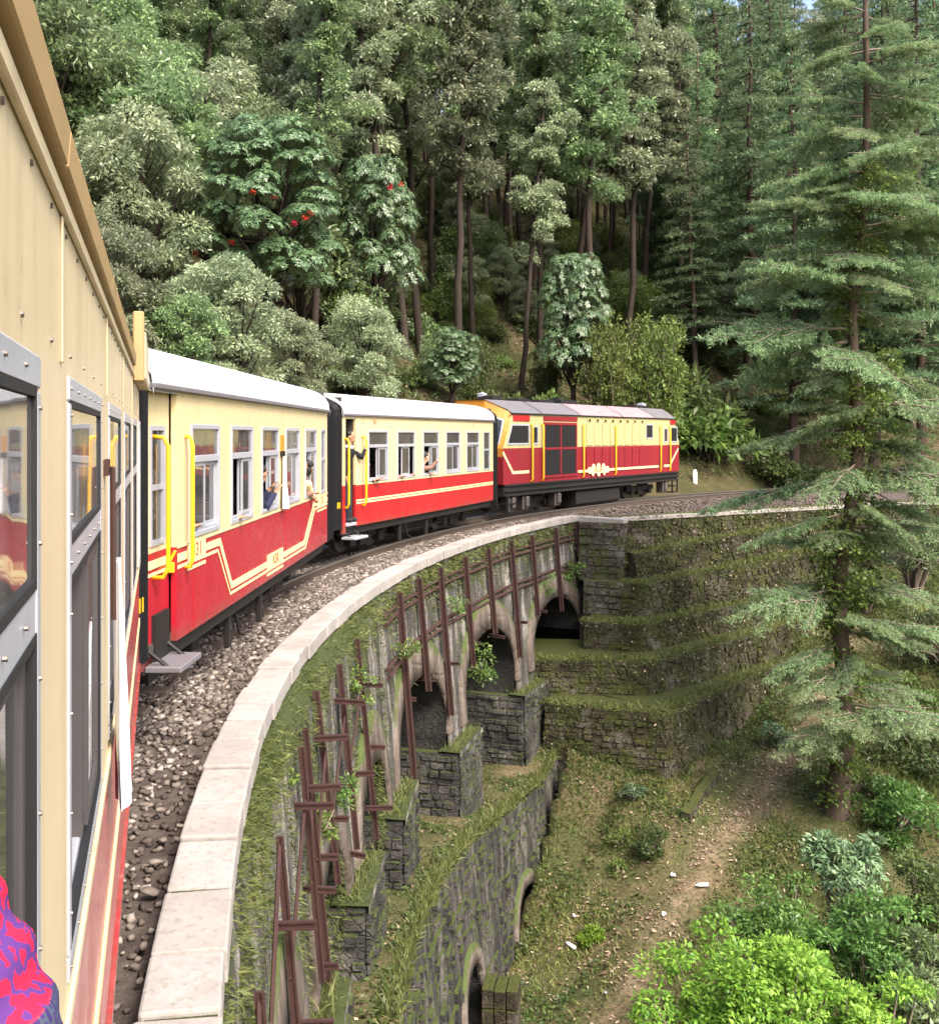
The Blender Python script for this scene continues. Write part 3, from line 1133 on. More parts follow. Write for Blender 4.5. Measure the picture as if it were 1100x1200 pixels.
TERR = [
    # top-edge points, back depth, drop, label
    ([(3.82, 27.45, -.0), (9.99, 31.6, -.0), (14, 34.3, -.02), (20, 36.5, -.05), (28, 37.6, -.05)], .5, 1.2, 'mossy stone wall under the track edge, topmost of the stepped walls'),
    ([(4.2, 27.2, -.85), (6.45, 28.6, -.62), (9.6, 31.0, -.42), (12.5, 33.0, -.5)], 1.2, 1.3, 'thin mossy terrace wall just below the topmost wall'),
    ([(3.8, 26.75, -1.52), (4.3, 26.55, -1.52), (6.9, 28.5, -1.35), (9.75, 30.6, -1.12), (12.2, 32.2, -1.1)], 1.6, 1.6, 'mossy terrace wall third from the top, starting beside the stone pilaster'),
    ([(2.8, 26.05, -2.36), (4.15, 25.6, -2.36), (9.3, 30.0, -2.2), (11.2, 31.0, -2.1)], 2.0, 1.7, 'mossy terrace wall below the pilaster, third from the ground'),
    ([(1.35, 24.95, -3.05), (4.15, 24.6, -3.05), (9.3, 29.4, -2.85)], 2.2, 2.0, 'broad mossy terrace wall running across the foot of the far arch'),
    ([(1.7, 24.05, -3.85), (4.3, 23.1, -3.85), (7.85, 27.6, -3.75), (8.8, 28.9, -3.6)], 2.4, 2.2, 'lowest mossy terrace wall with its sharp corner above the path'),
]
terr_faces = []       # sample points for moss and leaves
terr_tops = []
for pts, back, drop, lab in TERR:
    P = resample(pts, .22)
    n = len(P)
    T = np.gradient(P[:, :2], axis=0); T = T / np.linalg.norm(T, axis=1, keepdims=True)
    Nn = np.stack([T[:, 1], -T[:, 0], np.zeros(n)], -1)
    nv = 9
    G = np.zeros((n, nv, 3))
    for i in range(n):
        for k in range(nv):
            f = k / (nv - 1)
            q = P[i] + Nn[i] * (.14 * f * drop) - np.array((0, 0, f * drop))
            q = q + Nn[i] * rough(q, .055)
            if k == 0: q[2] += .03 * nz(q, 1.7, 2)
            G[i, k] = q
    B = P - Nn * back
    loc = P[n // 2] - np.array((0, 0, drop))
    w = thing('terrace_wall', lab, 'retaining wall', tuple(loc), 0, 'stepped walls beside the viaduct')
    mb = MB()
    add_grid(mb, G - loc, flip=True)
    Gt = np.stack([G[:, 0], P - Nn * .22 + np.array((0, 0, .04)), P - Nn * back * .6 + np.array((0, 0, .05)), B + np.array((0, 0, .08))], 1)
    add_grid(mb, Gt - loc)
    Gb = np.stack([B + np.array((0, 0, .08)), B - np.array((0, 0, drop))], 1)
    add_grid(mb, Gb - loc)
    for e, fl in ((0, False), (-1, True)):
        add_grid(mb, np.stack([np.stack([G[e, 0], G[e, -1]]), np.stack([B[e], B[e] - np.array((0, 0, drop))])]) - loc, flip=fl)
    mb.build('wall_body', M['terrace'], w, smooth=False)
    mb = MB()
    U = float(np.linalg.norm(np.diff(P[:, :2], axis=0), axis=1).sum())
    def Pf(u, v, G=G, n=n, U=U, drop=drop):
        i = min(max(u / U, 0), 1) * (n - 1); i0 = min(int(i), n - 2); fi = i - i0
        k = min(max(1 - v / drop, 0), 1) * 8; k0 = min(int(k), 7); fk = k - k0
        a = G[i0, k0] * (1 - fk) + G[i0, k0 + 1] * fk; b = G[i0 + 1, k0] * (1 - fk) + G[i0 + 1, k0 + 1] * fk
        return a * (1 - fi) + b * fi - loc
    def Nf(u, v, Nn=Nn, n=n, U=U):
        return Nn[int(min(max(u / U, 0), 1) * (n - 1))]
    rubble(mb, Pf, Nf, U, drop - .05, rowh=(.09, .16), wid=(.10, .30), proud=(-.02, .06))
    so = mb.build('wall_stones', M['terrace'], w)
    so['kind'] = 'stuff'
    terr_faces.append((G, Nn, lab)); terr_tops.append((P, Nn, back))
    if back < .6:
        # a row of thin coping stones
        s = 0.0
        Pc = resample(pts, .05)
        cum = np.r_[0, np.cumsum(np.linalg.norm(np.diff(Pc[:, :2], axis=0), axis=1))]
        while s < min(cum[-1], 16) - .4:
            e = s + random.uniform(.5, .95)
            a = np.array([np.interp(s + .008, cum, Pc[:, i]) for i in range(3)]); b = np.array([np.interp(e - .008, cum, Pc[:, i]) for i in range(3)])
            tt = unit(b - a); n2 = np.array((tt[1], -tt[0], 0))
            z0, z1 = -.03, .065 + random.uniform(-.015, .012)
            c = [a + n2 * .05, b + n2 * .05, b - n2 * .25, a - n2 * .25]
            mb = MB()
            mb.hexa([q + (0, 0, z0) - loc for q in c] + [q + (0, 0, z1) - loc for q in c])
            mb.build('coping_stone', M['coping'], w, bevel=.012)
            s = e

# low wall stub and a mossy block on the slope
mb = MB()
a = ground_hit(803, 962, gully_z, 12, 40); b = ground_hit(838, 908, gully_z, 12, 40)
tt = unit((b - a) * (1, 1, 0)); n2 = np.array((tt[1], -tt[0], 0))
G = []
for i in range(9):
    q = a + (b - a) * i / 8
    h = .13 + .13 * nz(q, 2)
    G.append([q + n2 * .16 + (0, 0, -.4), q + n2 * (.09 + .04 * nz(q, 3)) + (0, 0, h), q - n2 * .10 + (0, 0, h + .03), q - n2 * .14 + (0, 0, -.4)])
add_grid(mb, np.array(G) - a)
mb.f.append((0, 1, 2, 3)); mb.m.append(0); e = len(mb.v) - 4; mb.f.append((e + 3, e + 2, e + 1, e)); mb.m.append(0)
mb.f = [f[::-1] for f in mb.f]
o = mb.build('low_wall', M['terrace']); o.location = Vector(a)
tag(o, 'short low mossy wall stub half buried along the slope below the stepped walls', 'low wall')
c0 = px(587, 1180, 16.6)
mb = MB()
for i in range(2):
    for j in range(3):
        mb.box(-.28 + j * .19 + .005, -.09 + j * .19 - .005, -.25, .25, -.35 + i * .3 + .005, -.05 + i * .3 - .005 + .02 * ((i + j) % 2))
o = mb.build('stone_block', M['terrace'], bevel=.02, seg=2); o.location = Vector(c0) + Vector((0, 0, .12)); o.rotation_euler = (0, 0, -.15)
tag(o, 'square mossy stone block on the slope beside the lower small arch', 'stone block')

# ================================================================ COACHES
HW = 1.05
ZB, ZS, ZW0, ZW1, ZE = .64, 1.35, 1.38, 2.29, 2.54


def place(S, th):
    """origin of a vehicle from its rear right-hand corner and heading in degrees"""
    a = R(th)
    c = Vector((S[0], S[1], 0)) + HW * Vector((-math.cos(a), math.sin(a), 0))
    return c, R(90) - a


def roof_profile(hw=1.085, z0=ZE, h=.42, n=18):
    return [(-hw * math.cos(math.pi * k / n), z0 + h * (math.sin(math.pi * k / n)) ** .62) for k in range(n + 1)]


def frame_boxes(mb, s0, s1, z0, z1, y0, y1, w, m=0):
    mb.box(s0, s1, y0, y1, z0, z0 + w, m)
    mb.box(s0, s1, y0, y1, z1 - w, z1, m)
    mb.box(s0, s0 + w, y0, y1, z0 + w, z1 - w, m)
    mb.box(s1 - w, s1, y0, y1, z0 + w, z1 - w, m)


def text(body, size, mat, parent, s, z, name='lettering', y=-HW - .006, sx=1.0):
    cu = bpy.data.curves.new(name, 'FONT')
    cu.body = body
    cu.size = size
    cu.extrude = .0015
    cu.align_x = 'CENTER'
    cu.align_y = 'CENTER'
    cu.materials.append(mat)
    oc_ = bpy.data.objects.new(name, cu)
    COL.objects.link(oc_)
    bpy.context.view_layer.update()
    me = bpy.data.meshes.new_from_object(oc_.evaluated_get(bpy.context.evaluated_depsgraph_get()))
    bpy.data.objects.remove(oc_)
    o = bpy.data.objects.new(name, me)
    COL.objects.link(o)
    o.parent = parent
    o.location = (s, y, z)
    o.rotation_euler = (R(90), 0, 0)
    o.scale = (sx, 1, 1)
    return o


def grab(mb, s, z0, z1, r=.021, out=.085, y=-HW):
    mb.tube([(s, y + .01, z1 + .02), (s, y - out * .7, z1 + .015), (s, y - out, z1 - .05), (s, y - out, z0 + .05), (s, y - out * .7, z0 - .015), (s, y + .01, z0 - .02)], r, 8)


def add_window(root, s0, s1, opening, mglass, y=-HW, z0=ZW0, z1=ZW1, pr=.014, rc=1.0, msash=None):
    mb = MB()
    yo, yi = y - pr, y + .03
    frame_boxes(mb, s0, s1, z0, z1, yo, yi, .04)
    zm = z0 + (z1 - z0) * .69
    mb.box(s0 + .04, s1 - .04, yo + .002, yi, zm - .028, zm + .028)
    sm = (s0 + s1) / 2
    # running board of the sliding sashes
    mb.box(s0 + .04, s1 - .04, y + .012, yi + .01, z0 + .04, z0 + .065)
    w = mb.build('window', M['silver'], root, bevel=.004)
    p = MB(); p.box(s0 + .04, s1 - .04, y + .006 * rc - (1 - rc) * .001, y + .011, zm + .028, z1 - .04)
    p.build('pane', mglass, w)
    halves = {'none': [(s0 + .04, sm + .015, 0), (sm - .015, s1 - .04, .02)], 'left': [(sm - .02, s1 - .04, .02), (sm + .04, s1 - .07, 0)], 'right': [(s0 + .04, sm + .02, 0), (s0 + .07, sm - .02, .02)], 'mid': [(s0 + .26, s1 - .24, .01)]}[opening]
    if msash is not None:
        gk = MB()
        frame_boxes(gk, s0 + .036, s1 - .036, zm + .024, z1 - .036, y - .0035, y + .02, .012)
        frame_boxes(gk, s0 + .036, s1 - .036, z0 + .036, zm - .024, y - .0035, y + .02, .012)
        gk.build('rubber_seal', M['black'], w)
    for a, b, dy in halves:
        f = MB()
        frame_boxes(f, a, b, z0 + .065, zm - .03, y + .004 * rc + dy * rc, y + .022 + dy * rc, .03)
        f.build('sash', msash or M['silver'], w)
        p = MB(); p.box(a + .03, b - .03, y + .004 + .006 * rc + dy * rc, y + .009 + .006 * rc + dy * rc, z0 + .095, zm - .06)
        p.build('pane', mglass, w)
    return w


def build_bogie(root, s, wr=.31, wb=1.25):
    mb = MB()
    for sd in (-1, 1):
        mb.box(s - wb / 2 - .35, s + wb / 2 + .35, sd * .62 - .05, sd * .62 + .05, .34, .50)
        mb.box(s - .25, s + .25, sd * .62 - .07, sd * .62 + .07, .20, .36)
        for k in (-1, 1):
            mb.box(s + k * wb / 2 - .11, s + k * wb / 2 + .11, sd * .64 - .08, sd * .64 + .08, .22, .42)
            for q in (-.2, .2):
                mb.cyl((s + k * .18 + q * .3, sd * .66, .42), (0, 0, 1), .05, .2, 10)
    mb.box(s - .2, s + .2, -.62, .62, .32, .48)
    b = mb.build('bogie', M['under'], root, bevel=.01)
    for k in (-1, 1):
        for sd in (-1, 1):
            w = MB()
            w.cyl((s + k * wb / 2, sd * .43, wr + .098), (0, 1, 0), wr, .09, 24)
            w.cyl((s + k * wb / 2, sd * .38, wr + .098), (0, 1, 0), wr + .03, .025, 24)
            w.cyl((s + k * wb / 2, sd * .49, wr + .098), (0, 1, 0), .09, .06, 12)
            w.build('wheel', M['wheel'], b, bevel=.006)


def build_coach(label, S, th, L, wins, mats, door=True, slit=None, bell=(.28, 0), stepz=.52, dooropen=False, zone=.64, own_car=False):
    c, rz = place(S, th)
    root = thing('railway_carriage', label, 'railway carriage', tuple(c), rz, 'carriages of the train')
    red, cream, roofm, glass = mats
    s_lo = zone if door else 0.0
    for sd in (-1, 1):
        y0, y1 = (-HW, -HW + .045) if sd < 0 else (HW - .045, HW)
        mb = MB()
        mb.box(s_lo, L, y0, y1, ZB, ZS, 0)                       # lower red panel
        op = list(wins) + ([slit] if slit else [])
        op = sorted([(w[0], w[1]) for w in op])
        mb.box(s_lo, L, y0, y1, ZS, ZW0, 1)
        mb.box(s_lo, L, y0, y1, ZW1, ZE, 1)
        x = s_lo
        for a, b in op:
            mb.box(x, a, y0, y1, ZW0, ZW1, 1)
            x = b
        mb.box(x, L, y0, y1, ZW0, ZW1, 1)
        side = mb.build('body_side', [red, cream], root)
        if sd < 0:
            rb = MB()                                           # thin beadings along the panel
            rb.box(s_lo, L, -HW - .009, -HW, ZS - .012, ZS + .012)
            rb.box(s_lo, L, -HW - .010, -HW, ZE - .035, ZE - .012)
            x = s_lo + .9
            while x < L - .3:
                rb.box(x - .010, x + .010, -HW - .004, -HW, ZW1 + .01, ZE - .035)
                x += 1.32
            rb.build('beading', cream, root, bevel=.003)
    # ends, floor
    mb = MB()
    mb.box(L - .05, L - .005, -HW + .046, HW - .046, .66, ZE + .3)
    mb.box(.005, .05, -HW + .046, HW - .046, .66, ZE + .3)
    mb.build('end_wall', M['dark_in'], root)
    mb = MB()
    mb.box(.05, L - .05, -HW + .046, HW - .046, .62, .70)
    mb.build('floor', M['dark_in'], root)
    mb = MB()
    for a, b in op[:-1] if slit else op:
        for q in (a + .05, b - .12):
            for yy in (-.95, .15):
                mb.box(q, q + .07, yy, yy + .8, .7, 1.62)
                mb.box(q - .28 if q > a + .2 else q + .07, q if q > a + .2 else q + .35, yy, yy + .8, 1.02, 1.1)
    mb.build('seats', M['seat_blue'], root)
    # roof
    pr = roof_profile(1.054 if own_car else 1.085)
    pin = [(y * .975, z - .03) for y, z in pr]
    mb = MB()
    n = len(pr)
    xs_ = [-.03] + list(np.arange(1.3, L - .6, 1.32)) + [L + .03]
    G = np.array([[(x, y, z) for y, z in pr] for x in (-.03, 0.05, L - .05, L + .03)])
    G[0, :, 2] -= .02; G[-1, :, 2] -= .02
    add_grid(mb, G, flip=True)
    Gi = np.array([[(x, y, z) for y, z in pin] for x in (-.03, L + .03)])
    add_grid(mb, Gi)
    for x in (-.03, L + .03):
        V = [(x, y, z - .02) for y, z in pr] + [(x, y, z - .06) for y, z in pr]
        mb.add(V, [(i, i + 1, n + i + 1, n + i) for i in range(n - 1)])
    rf = mb.build('roof', roofm, root, smooth=True)
    sm = rf.modifiers.new('edge', 'EDGE_SPLIT'); sm.split_angle = R(50)
    for x in xs_[1:-1]:
        mb = MB()
        V = [(x - .012, y * 1.003, z + .007) for y, z in pr] + [(x + .012, y * 1.003, z + .007) for y, z in pr]
        mb.add(V, [(i, n + i, n + i + 1, i + 1) for i in range(n - 1)])
        mb.build('roof_seam', roofm, rf)
    mb = MB()
    for sd in ((-1, 1) if not own_car else (1,)):
        a, b = sorted((sd * 1.055, sd * 1.098))
        mb.box(-.03, L + .03, a, b, ZE - .012, ZE + .03)
    mb.build('gutter', M['roof_grey'] if roofm is not M['tan'] else M['tan'], rf, bevel=.008)
    # windows
    for w in wins:
        add_window(root, w[0], w[1], w[2], glass, pr=.004 if own_car else .014, rc=.3 if own_car else 1.0, msash=M['sash_dark'] if own_car else None)
    for w in wins:                                             # far side
        mb = MB()
        frame_boxes(mb, w[0], w[1], ZW0, ZW1, HW - .03, HW + .014, .04)
        mb.box(w[0] + .04, w[1] - .04, HW - .02, HW + .01, 1.98, 2.04)
        ww = mb.build('window', M['silver'], root)
        p = MB(); p.box(w[0] + .04, w[1] - .04, HW - .012, HW - .007, ZW0 + .04, ZW1 - .04); p.build('pane', glass, ww)
    if slit:
        mb = MB()
        frame_boxes(mb, slit[0], slit[1], ZW0, ZW1, -HW - .012, -HW + .03, .035)
        mb.box(slit[0] + .035, slit[1] - .035, -HW - .008, -HW + .02, 1.84, 1.88)
        ww = mb.build('window', M['silver'], root)
        p = MB(); p.box(slit[0] + .035, slit[1] - .035, -HW + .008, -HW + .013, ZW0 + .035, ZW1 - .035); p.build('pane', glass, ww)
        p = MB(); p.box(slit[0] + .0, slit[1], HW - .02, HW - .01, ZW0, ZW1); p.build('pane', glass, ww)
    # door zone
    if door:
        yi = -HW + .06
        if not dooropen:
            mb = MB()
            d0, d1 = .13, .56
            mb.box(.0, s_lo, yi, yi + .04, ZB - .10, ZS, 0)
            mb.box(.0, s_lo, yi, yi + .04, ZS, ZW0 + .02, 1)
            mb.box(.0, s_lo, yi, yi + .04, ZW1 - .02, ZE, 1)
            mb.box(.0, .17, yi, yi + .04, ZW0 + .02, ZW1 - .02, 1)
            mb.box(.52, s_lo, yi, yi + .04, ZW0 + .02, ZW1 - .02, 1)
            dr = mb.build('door', [red, cream], root)
            f = MB(); frame_boxes(f, .17, .52, ZW0 + .02, ZW1 - .02, yi - .012, yi + .04, .035)
            f.box(.205, .485, yi - .006, yi + .02, 1.80, 1.84)
            f.build('door_frame', M['silver'], dr)
            p = MB(); p.box(.205, .485, yi + .015, yi + .02, ZW0 + .05, ZW1 - .05); p.build('pane', glass, dr)
            k = MB(); k.box(.585, .625, yi - .05, yi, 1.16, 1.24); k.tube([(.605, yi - .02, 1.25), (.6, yi - .06, 1.33)], .014, 6)
            k.build('handle', M['yellow'], dr, bevel=.006)
            k = MB(); k.box(.22, .56, yi - .03, yi + .02, .50, .90); k.build('step_well', M['under'], root)
        else:
            mb = MB()
            mb.box(.0, .11, -HW, -HW + .04, ZB - .1, ZS, 0)
            mb.box(.0, .11, -HW, -HW + .04, ZS, ZE, 1)
            mb.box(.11, s_lo, -HW + .001, -HW + .04, ZE - .06, ZE, 1)
            mb.box(s_lo - .02, s_lo - .001, -HW + .06, -.5, .71, ZE - .07, 2)
            mb.box(.09, .109, -HW + .042, -.5, .71, ZE - .07, 2)
            dr = mb.build('doorway', [red, cream, M['dark_in']], root)
            mb = MB(); mb.box(.11, s_lo, -HW - .03, -HW + .2, .66, .715); mb.build('door_sill', M['silver'], root, bevel=.006)
    else:
        mb = MB()
    st = MB()
    if door:
        st.box(.06, .60, -HW - .20, -HW + .06, stepz, stepz + .045)
        stp = st.build('step', M['roof_grey'] if not dooropen else M['silver'], root, bevel=.008)
        b = MB()
        for q in (.12, .52):
            b.tube([(q, -HW - .12, stepz + .01), (q, -HW + .12, stepz + .2)], .015, 6)
        b.build('step_bracket', M['under'], stp)
    # bellows
    for (ln, x0, sg) in ((bell[0], 0.0, -1), (bell[1], L, 1)):
        if not ln: continue
        mb = MB()
        nfold = max(4, int(ln / .09))
        G = []
        prb = [(y * .955, z - .03) for y, z in pr]
        prb = [(prb[0][0], .62)] + prb + [(prb[-1][0], .62)]
        for i in range(nfold * 2 + 1):
            f = .985 if i % 2 else 1.0
            G.append([(x0 + sg * ln * i / (nfold * 2), y * f, .62 + (z - .62) * (f if z > 1 else 1)) for y, z in prb])
        add_grid(mb, np.array(G), flip=(sg > 0))
        add_grid(mb, np.array(G), flip=(sg < 0))
        be = mb.build('bellows', M['black'], root)
        if sg < 0:
            yb = MB(); yb.box(-min(.2, ln) * .98, -.05, -HW * 1.0 + .02, -HW * .96 + .04, .98, 1.08); yb.build('yellow_patch', M['yellow'], be)
    # underframe
    mb = MB()
    for sd in (-1, 1):
        mb.box(.05, L - .05, sd * .95 - .04, sd * .95 + .04, .50, .635)
        mb.tube([(2.9, sd * .8, .33), (L - 2.9, sd * .8, .33)], .02, 6)
        mb.tube([(2.9, sd * .8, .33), (2.6, sd * .8, .6)], .02, 6)
        mb.tube([(L - 2.9, sd * .8, .33), (L - 2.6, sd * .8, .6)], .02, 6)
        for q in (L * .33, L * .5):
            mb.box(q - .035, q + .035, sd * .93 - .03, sd * .93 + .03, .18, .52)
    mb.box(L * .4, L * .62, -.7, .5, .25, .52)
    mb.cyl((L * .7, -.55, .42), (1, 0, 0), .13, .6, 14)
    mb.box(.3, L - .3, -.2, .2, .42, .6)
    mb.tube([(L - .1, 0, .48), (L + .35, 0, .48)], .07, 8)
    mb.tube([(L * .36, -.95, .46), (L * .36 + .1, -.96, .25), (L * .36 + .3, -.96, .2)], .018, 6)
    mb.build('underframe', M['under'], root, bevel=.008)
    build_bogie(root, 1.75)
    build_bogie(root, L - 1.75)
    return root


WIN = [(1.01, 1.90), (2.33, 3.22), (3.65, 4.54), (4.97, 5.86), (6.29, 7.18)]
# the carriage the photograph is taken from
TH1 = -16.2
n1 = np.array((math.cos(R(TH1)), -math.sin(R(TH1)))); f1 = np.array((math.sin(R(TH1)), math.cos(R(TH1))))
s_rear = -1.96
S1 = -.132 * n1 + f1 * s_rear
own_w = [(-.95, -.02, 'none'), (.37, 1.29, 'none'), (1.69, 2.61, 'left'), (3.01, 3.93, 'left'), (4.33, 5.25, 'left'), (5.65, 6.57, 'none')]
own = build_coach('near carriage the view is taken from, faded cream over red, along the left edge', S1, TH1, 9.52,
                  [(a - s_rear, b - s_rear, o) for a, b, o in own_w], (M['red_own'], M['cream_own'], M['tan'], M['glass_own']), door=False, slit=(6.95 - s_rear, 7.33 - s_rear), bell=(0, .0), own_car=True)
oc = s_rear
mb = MB()          # screw heads round the window frames and along the cornice
for a, b, o_ in own_w:
    for x in np.arange(a - oc + .02, b - oc, .15):
        for zz in (ZW0 + .02, ZW1 - .02, ZW0 + .69 * (ZW1 - ZW0)): mb.cyl((x, -HW - .005, zz), (0, 1, 0), .0028, .004, 6)
    for zz in np.arange(ZW0 + .1, ZW1, .15):
        for x in (a - oc + .02, b - oc - .02): mb.cyl((x, -HW - .005, zz), (0, 1, 0), .0028, .004, 6)
for x in np.arange(.1, 9.5, .22): mb.cyl((x, -HW - .001, ZE - .05), (0, 1, 0), .004, .004, 6)
for x in np.arange(.1, 9.5, .3): mb.cyl((x, -HW - .001, ZW1 + .03), (0, 1, 0), .0035, .004, 6)
so = mb.build('screw_heads', M['wheel'], own); so['kind'] = 'stuff'
mb = MB()          # fascia boards along the eave, board by board
for a, b in ((-1.9, -.2), (-.2, .62), (.62, 1.45), (1.45, 2.75), (2.75, 4.3), (4.3, 5.5)):
    mb = MB(); mb.box(a - oc + .004, b - oc - .004, -HW - .020, -HW - .001, ZE + .002, ZE + .052)
    mb.v = [(x, y - (.004 if z > ZE + .03 else 0), z) for x, y, z in mb.v]
    mb.build('fascia_board', M['tan'], own, bevel=.003)
mb = MB()
mb.box(5.75 - oc, 6.05 - oc, -HW - .055, -HW - .001, ZE - .06, ZE + .30, 1)
mb.box(6.05 - oc, 7.56 - oc, -HW - .062, -HW - .001, ZE - .035, ZE + .22, 0)
mb.build('roof_end_box', [M['cream_own'], M['tan']], own, bevel=.006)
mb = MB()
mb.tube([(2.80 - oc, -HW - .001, 2.12), (2.80 - oc, -HW - .02, 2.12), (2.80 - oc, -HW - .022, 1.74)], .008, 6)
mb.box(2.76 - oc, 2.86 - oc, -HW - .012, -HW - .001, 2.10, 2.14)
mb.build('window_stay', M['rust'], own)
mb = MB(); mb.box(.0, 9.5, -HW - .006, -HW, .93, .965); mb.build('stripe', M['stripe'], own)
mb = MB(); mb.box(.0, 9.5, -HW - .012, -HW, .635, .66); mb.build('skirt_bead', M['red_own'], own)

# second carriage
TH2, L2 = 1.0, 8.2
c2 = build_coach('second carriage, yellow-cream over crimson with a stepped cream stripe and closed end door', (-2.23, 7.45), TH2, L2,
                 [(a, b, o) for (a, b), o in zip(WIN, ('none', 'left', 'left', 'none', 'left'))],
                 (M['red'], M['cream'], M['roof'], M['glass']), slit=(7.58, 7.97), bell=(.26, .75))


def stripe_path(root, pts, w, z_off=0, y=-HW - .005, mat=None):
    mb = MB()
    P = [np.array((p[0], p[1] + z_off)) for p in pts]
    L_, R_ = [], []
    for i, p in enumerate(P):
        d0 = unit(P[i] - P[i - 1]) if i else unit(P[1] - P[0])
        d1 = unit(P[i + 1] - P[i]) if i < len(P) - 1 else d0
        n0 = np.array((-d0[1], d0[0])); n_ = unit(n0 + np.array((-d1[1], d1[0])))
        k = w / 2 / max(.5, float(n_ @ n0))
        L_.append(p + n_ * k); R_.append(p - n_ * k)
    V = [(q[0], y, q[1]) for q in L_ + R_] + [(q[0], y + .005, q[1]) for q in L_ + R_]
    n = len(P)
    Fs = []
    for i in range(n - 1):
        Fs += [(n + i, n + i + 1, i + 1, i), (i, i + 1, 2 * n + i + 1, 2 * n + i), (n + i + 1, n + i, 3 * n + i, 3 * n + i + 1)]
    mb.add(V, Fs)
    return mb.build('stripe', mat or M['stripe'], root)


stripe_path(c2, [(.64, 1.265), (1.93, 1.265), (2.36, .82), (6.25, .82), (7.0, 1.265), (8.2, 1.265)], .062)
stripe_path(c2, [(.64, 1.195), (1.86, 1.195), (2.31, .75), (6.33, .75), (7.08, 1.195), (8.2, 1.195)], .024, mat=M['stripe'])
stripe_path(c2, [(.02, 1.265), (.62, 1.265)], .062, y=-HW + .054)
stripe_path(c2, [(.02, 1.195), (.62, 1.195)], .024, y=-HW + .054)
for a, b, zc, tx, sz in ((.92, 1.44, 1.275, '331', .155), (3.95, 4.8, .83, 'KSR', .15), (7.3, 8.08, 1.275, '331', .14)):
    mb = MB(); mb.box(a, b, -HW - .0075, -HW - .0005, zc - .085, zc + .085); mb.build('number_panel', M['stripe'], c2)
    mb = MB(); mb.box(a, b, -HW - .0078, -HW - .0005, zc - .14, zc - .115); mb.build('stripe', M['stripe'], c2)
    text(tx, sz, M['redtext'], c2, (a + b) / 2, zc, y=-HW - .0085, sx=1.3)
mb = MB(); grab(mb, .24, 1.19, 2.17, r=.017, y=-HW + .06, out=.115); mb.build('handrail', M['yellow'], c2, smooth=True)
mb = MB(); grab(mb, .86, 1.19, 2.17, r=.016, out=.06); mb.build('handrail', M['yellow'], c2, smooth=True)
mb = MB(); mb.box(4.66, 4.80, -HW - .02, -HW - .001, 2.02, 2.2); bd = mb.build('notice_board', M['orange'], c2)
mb = MB(); mb.box(4.65, 4.81, -HW - .03, -HW - .001, 1.96, 2.018); mb.build('board_bracket', M['under'], bd)
for q in (1.1, 5.0, 6.1):
    mb = MB(); mb.box(q, q + .015, -HW - .004, -HW, .66, 1.33); mb.build('panel_seam', M['red'], c2)

# third carriage
TH3, L3 = 19.0, 8.25
c3 = build_coach('third carriage next to the locomotive, cream over scarlet with one straight stripe and open door', (-2.12, 17.85), TH3, L3,
                 [(a, b, o) for (a, b), o in zip(WIN, ('left', 'mid', 'left', 'none', 'none'))],
                 (M['red_b'], M['cream'], M['roof'], M['glass']), slit=(7.50, 7.98), bell=(1.0, .4), dooropen=True, stepz=.44, zone=.5)
stripe_path(c3, [(.52, 1.075), (8.24, 1.075)], .028)
stripe_path(c3, [(.52, 1.030), (8.24, 1.030)], .028)
mb = MB(); grab(mb, .06, 1.0, 2.12); mb.build('handrail', M['yellow'], c3, smooth=True)
mb = MB(); grab(mb, .76, 1.0, 2.15); mb.build('handrail', M['yellow'], c3, smooth=True)
text('331', .12, M['redtext'], c3, 1.32, 2.43, y=-HW - .004)
text('I', .12, M['redtext'], c3, 6.75, 2.43, y=-HW - .004)
text('I', .13, M['redtext'], c3, .78, 2.42, y=-HW - .004)

# white cloths hung out of windows
def hung_cloth(root_m, s, z0, z1, w, label, out=.035):
    mb = MB()
    nu, nv = 9, 16
    G = np.zeros((nu, nv, 3))
    for i in range(nu):
        for k in range(nv):
            f = k / (nv - 1); u = i / (nu - 1) - .5
            G[i, k] = (s + u * w * (.55 + .6 * f) + .015 * math.sin(f * 5), -HW - .022 - out * f * (.6 + .4 * math.cos(u * 9 + f * 2)) + .008 * math.sin(u * 14), z0 + (z1 - z0) * f - .02 * u * (f > .9))
    G2 = G.copy(); G2[..., 1] += .006
    add_grid(mb, G); add_grid(mb, G2, flip=True)
    o = mb.build('white_cloth', M['white_cloth'], smooth=True)
    o.matrix_world = root_m
    return tag(o, label, 'cloth', 'white cloths hung out of train windows')


bpy.context.view_layer.update()
hung_cloth(own.matrix_world, 3.08 - oc, 1.86, 1.20, .22, 'long white cloth hanging out of the near carriage window')
hung_cloth(c2.matrix_world, 4.76, 1.95, 1.36, .22, 'white cloth hanging between two windows of the second carriage', .05)

# ================================================================ LOCOMOTIVE
t = NT('dark_cab_glass')
t.set((.015, .017, .02), .12, spec=.4)
M['black_glass'] = t.mat
TL = 32.0
LL = 12.5
cl, rzl = place((.86, 27.5), TL)
loco = thing('diesel_locomotive', 'cream and dark red diesel locomotive with orange cab end leading the train', 'locomotive', tuple(cl), rzl)
LZ0, LZM, LZ1, LZT = .92, 1.86, 2.79, 3.14


def cab_face(y, f):
    """end face: f=0 at the waist, 1 at the roof edge"""
    a = max(0, (abs(y) - .45) / .6)
    st, zt = .10 + .38 * a, LZT - (LZT - LZ1) * a
    return st * f, LZM + (zt - LZM) * f


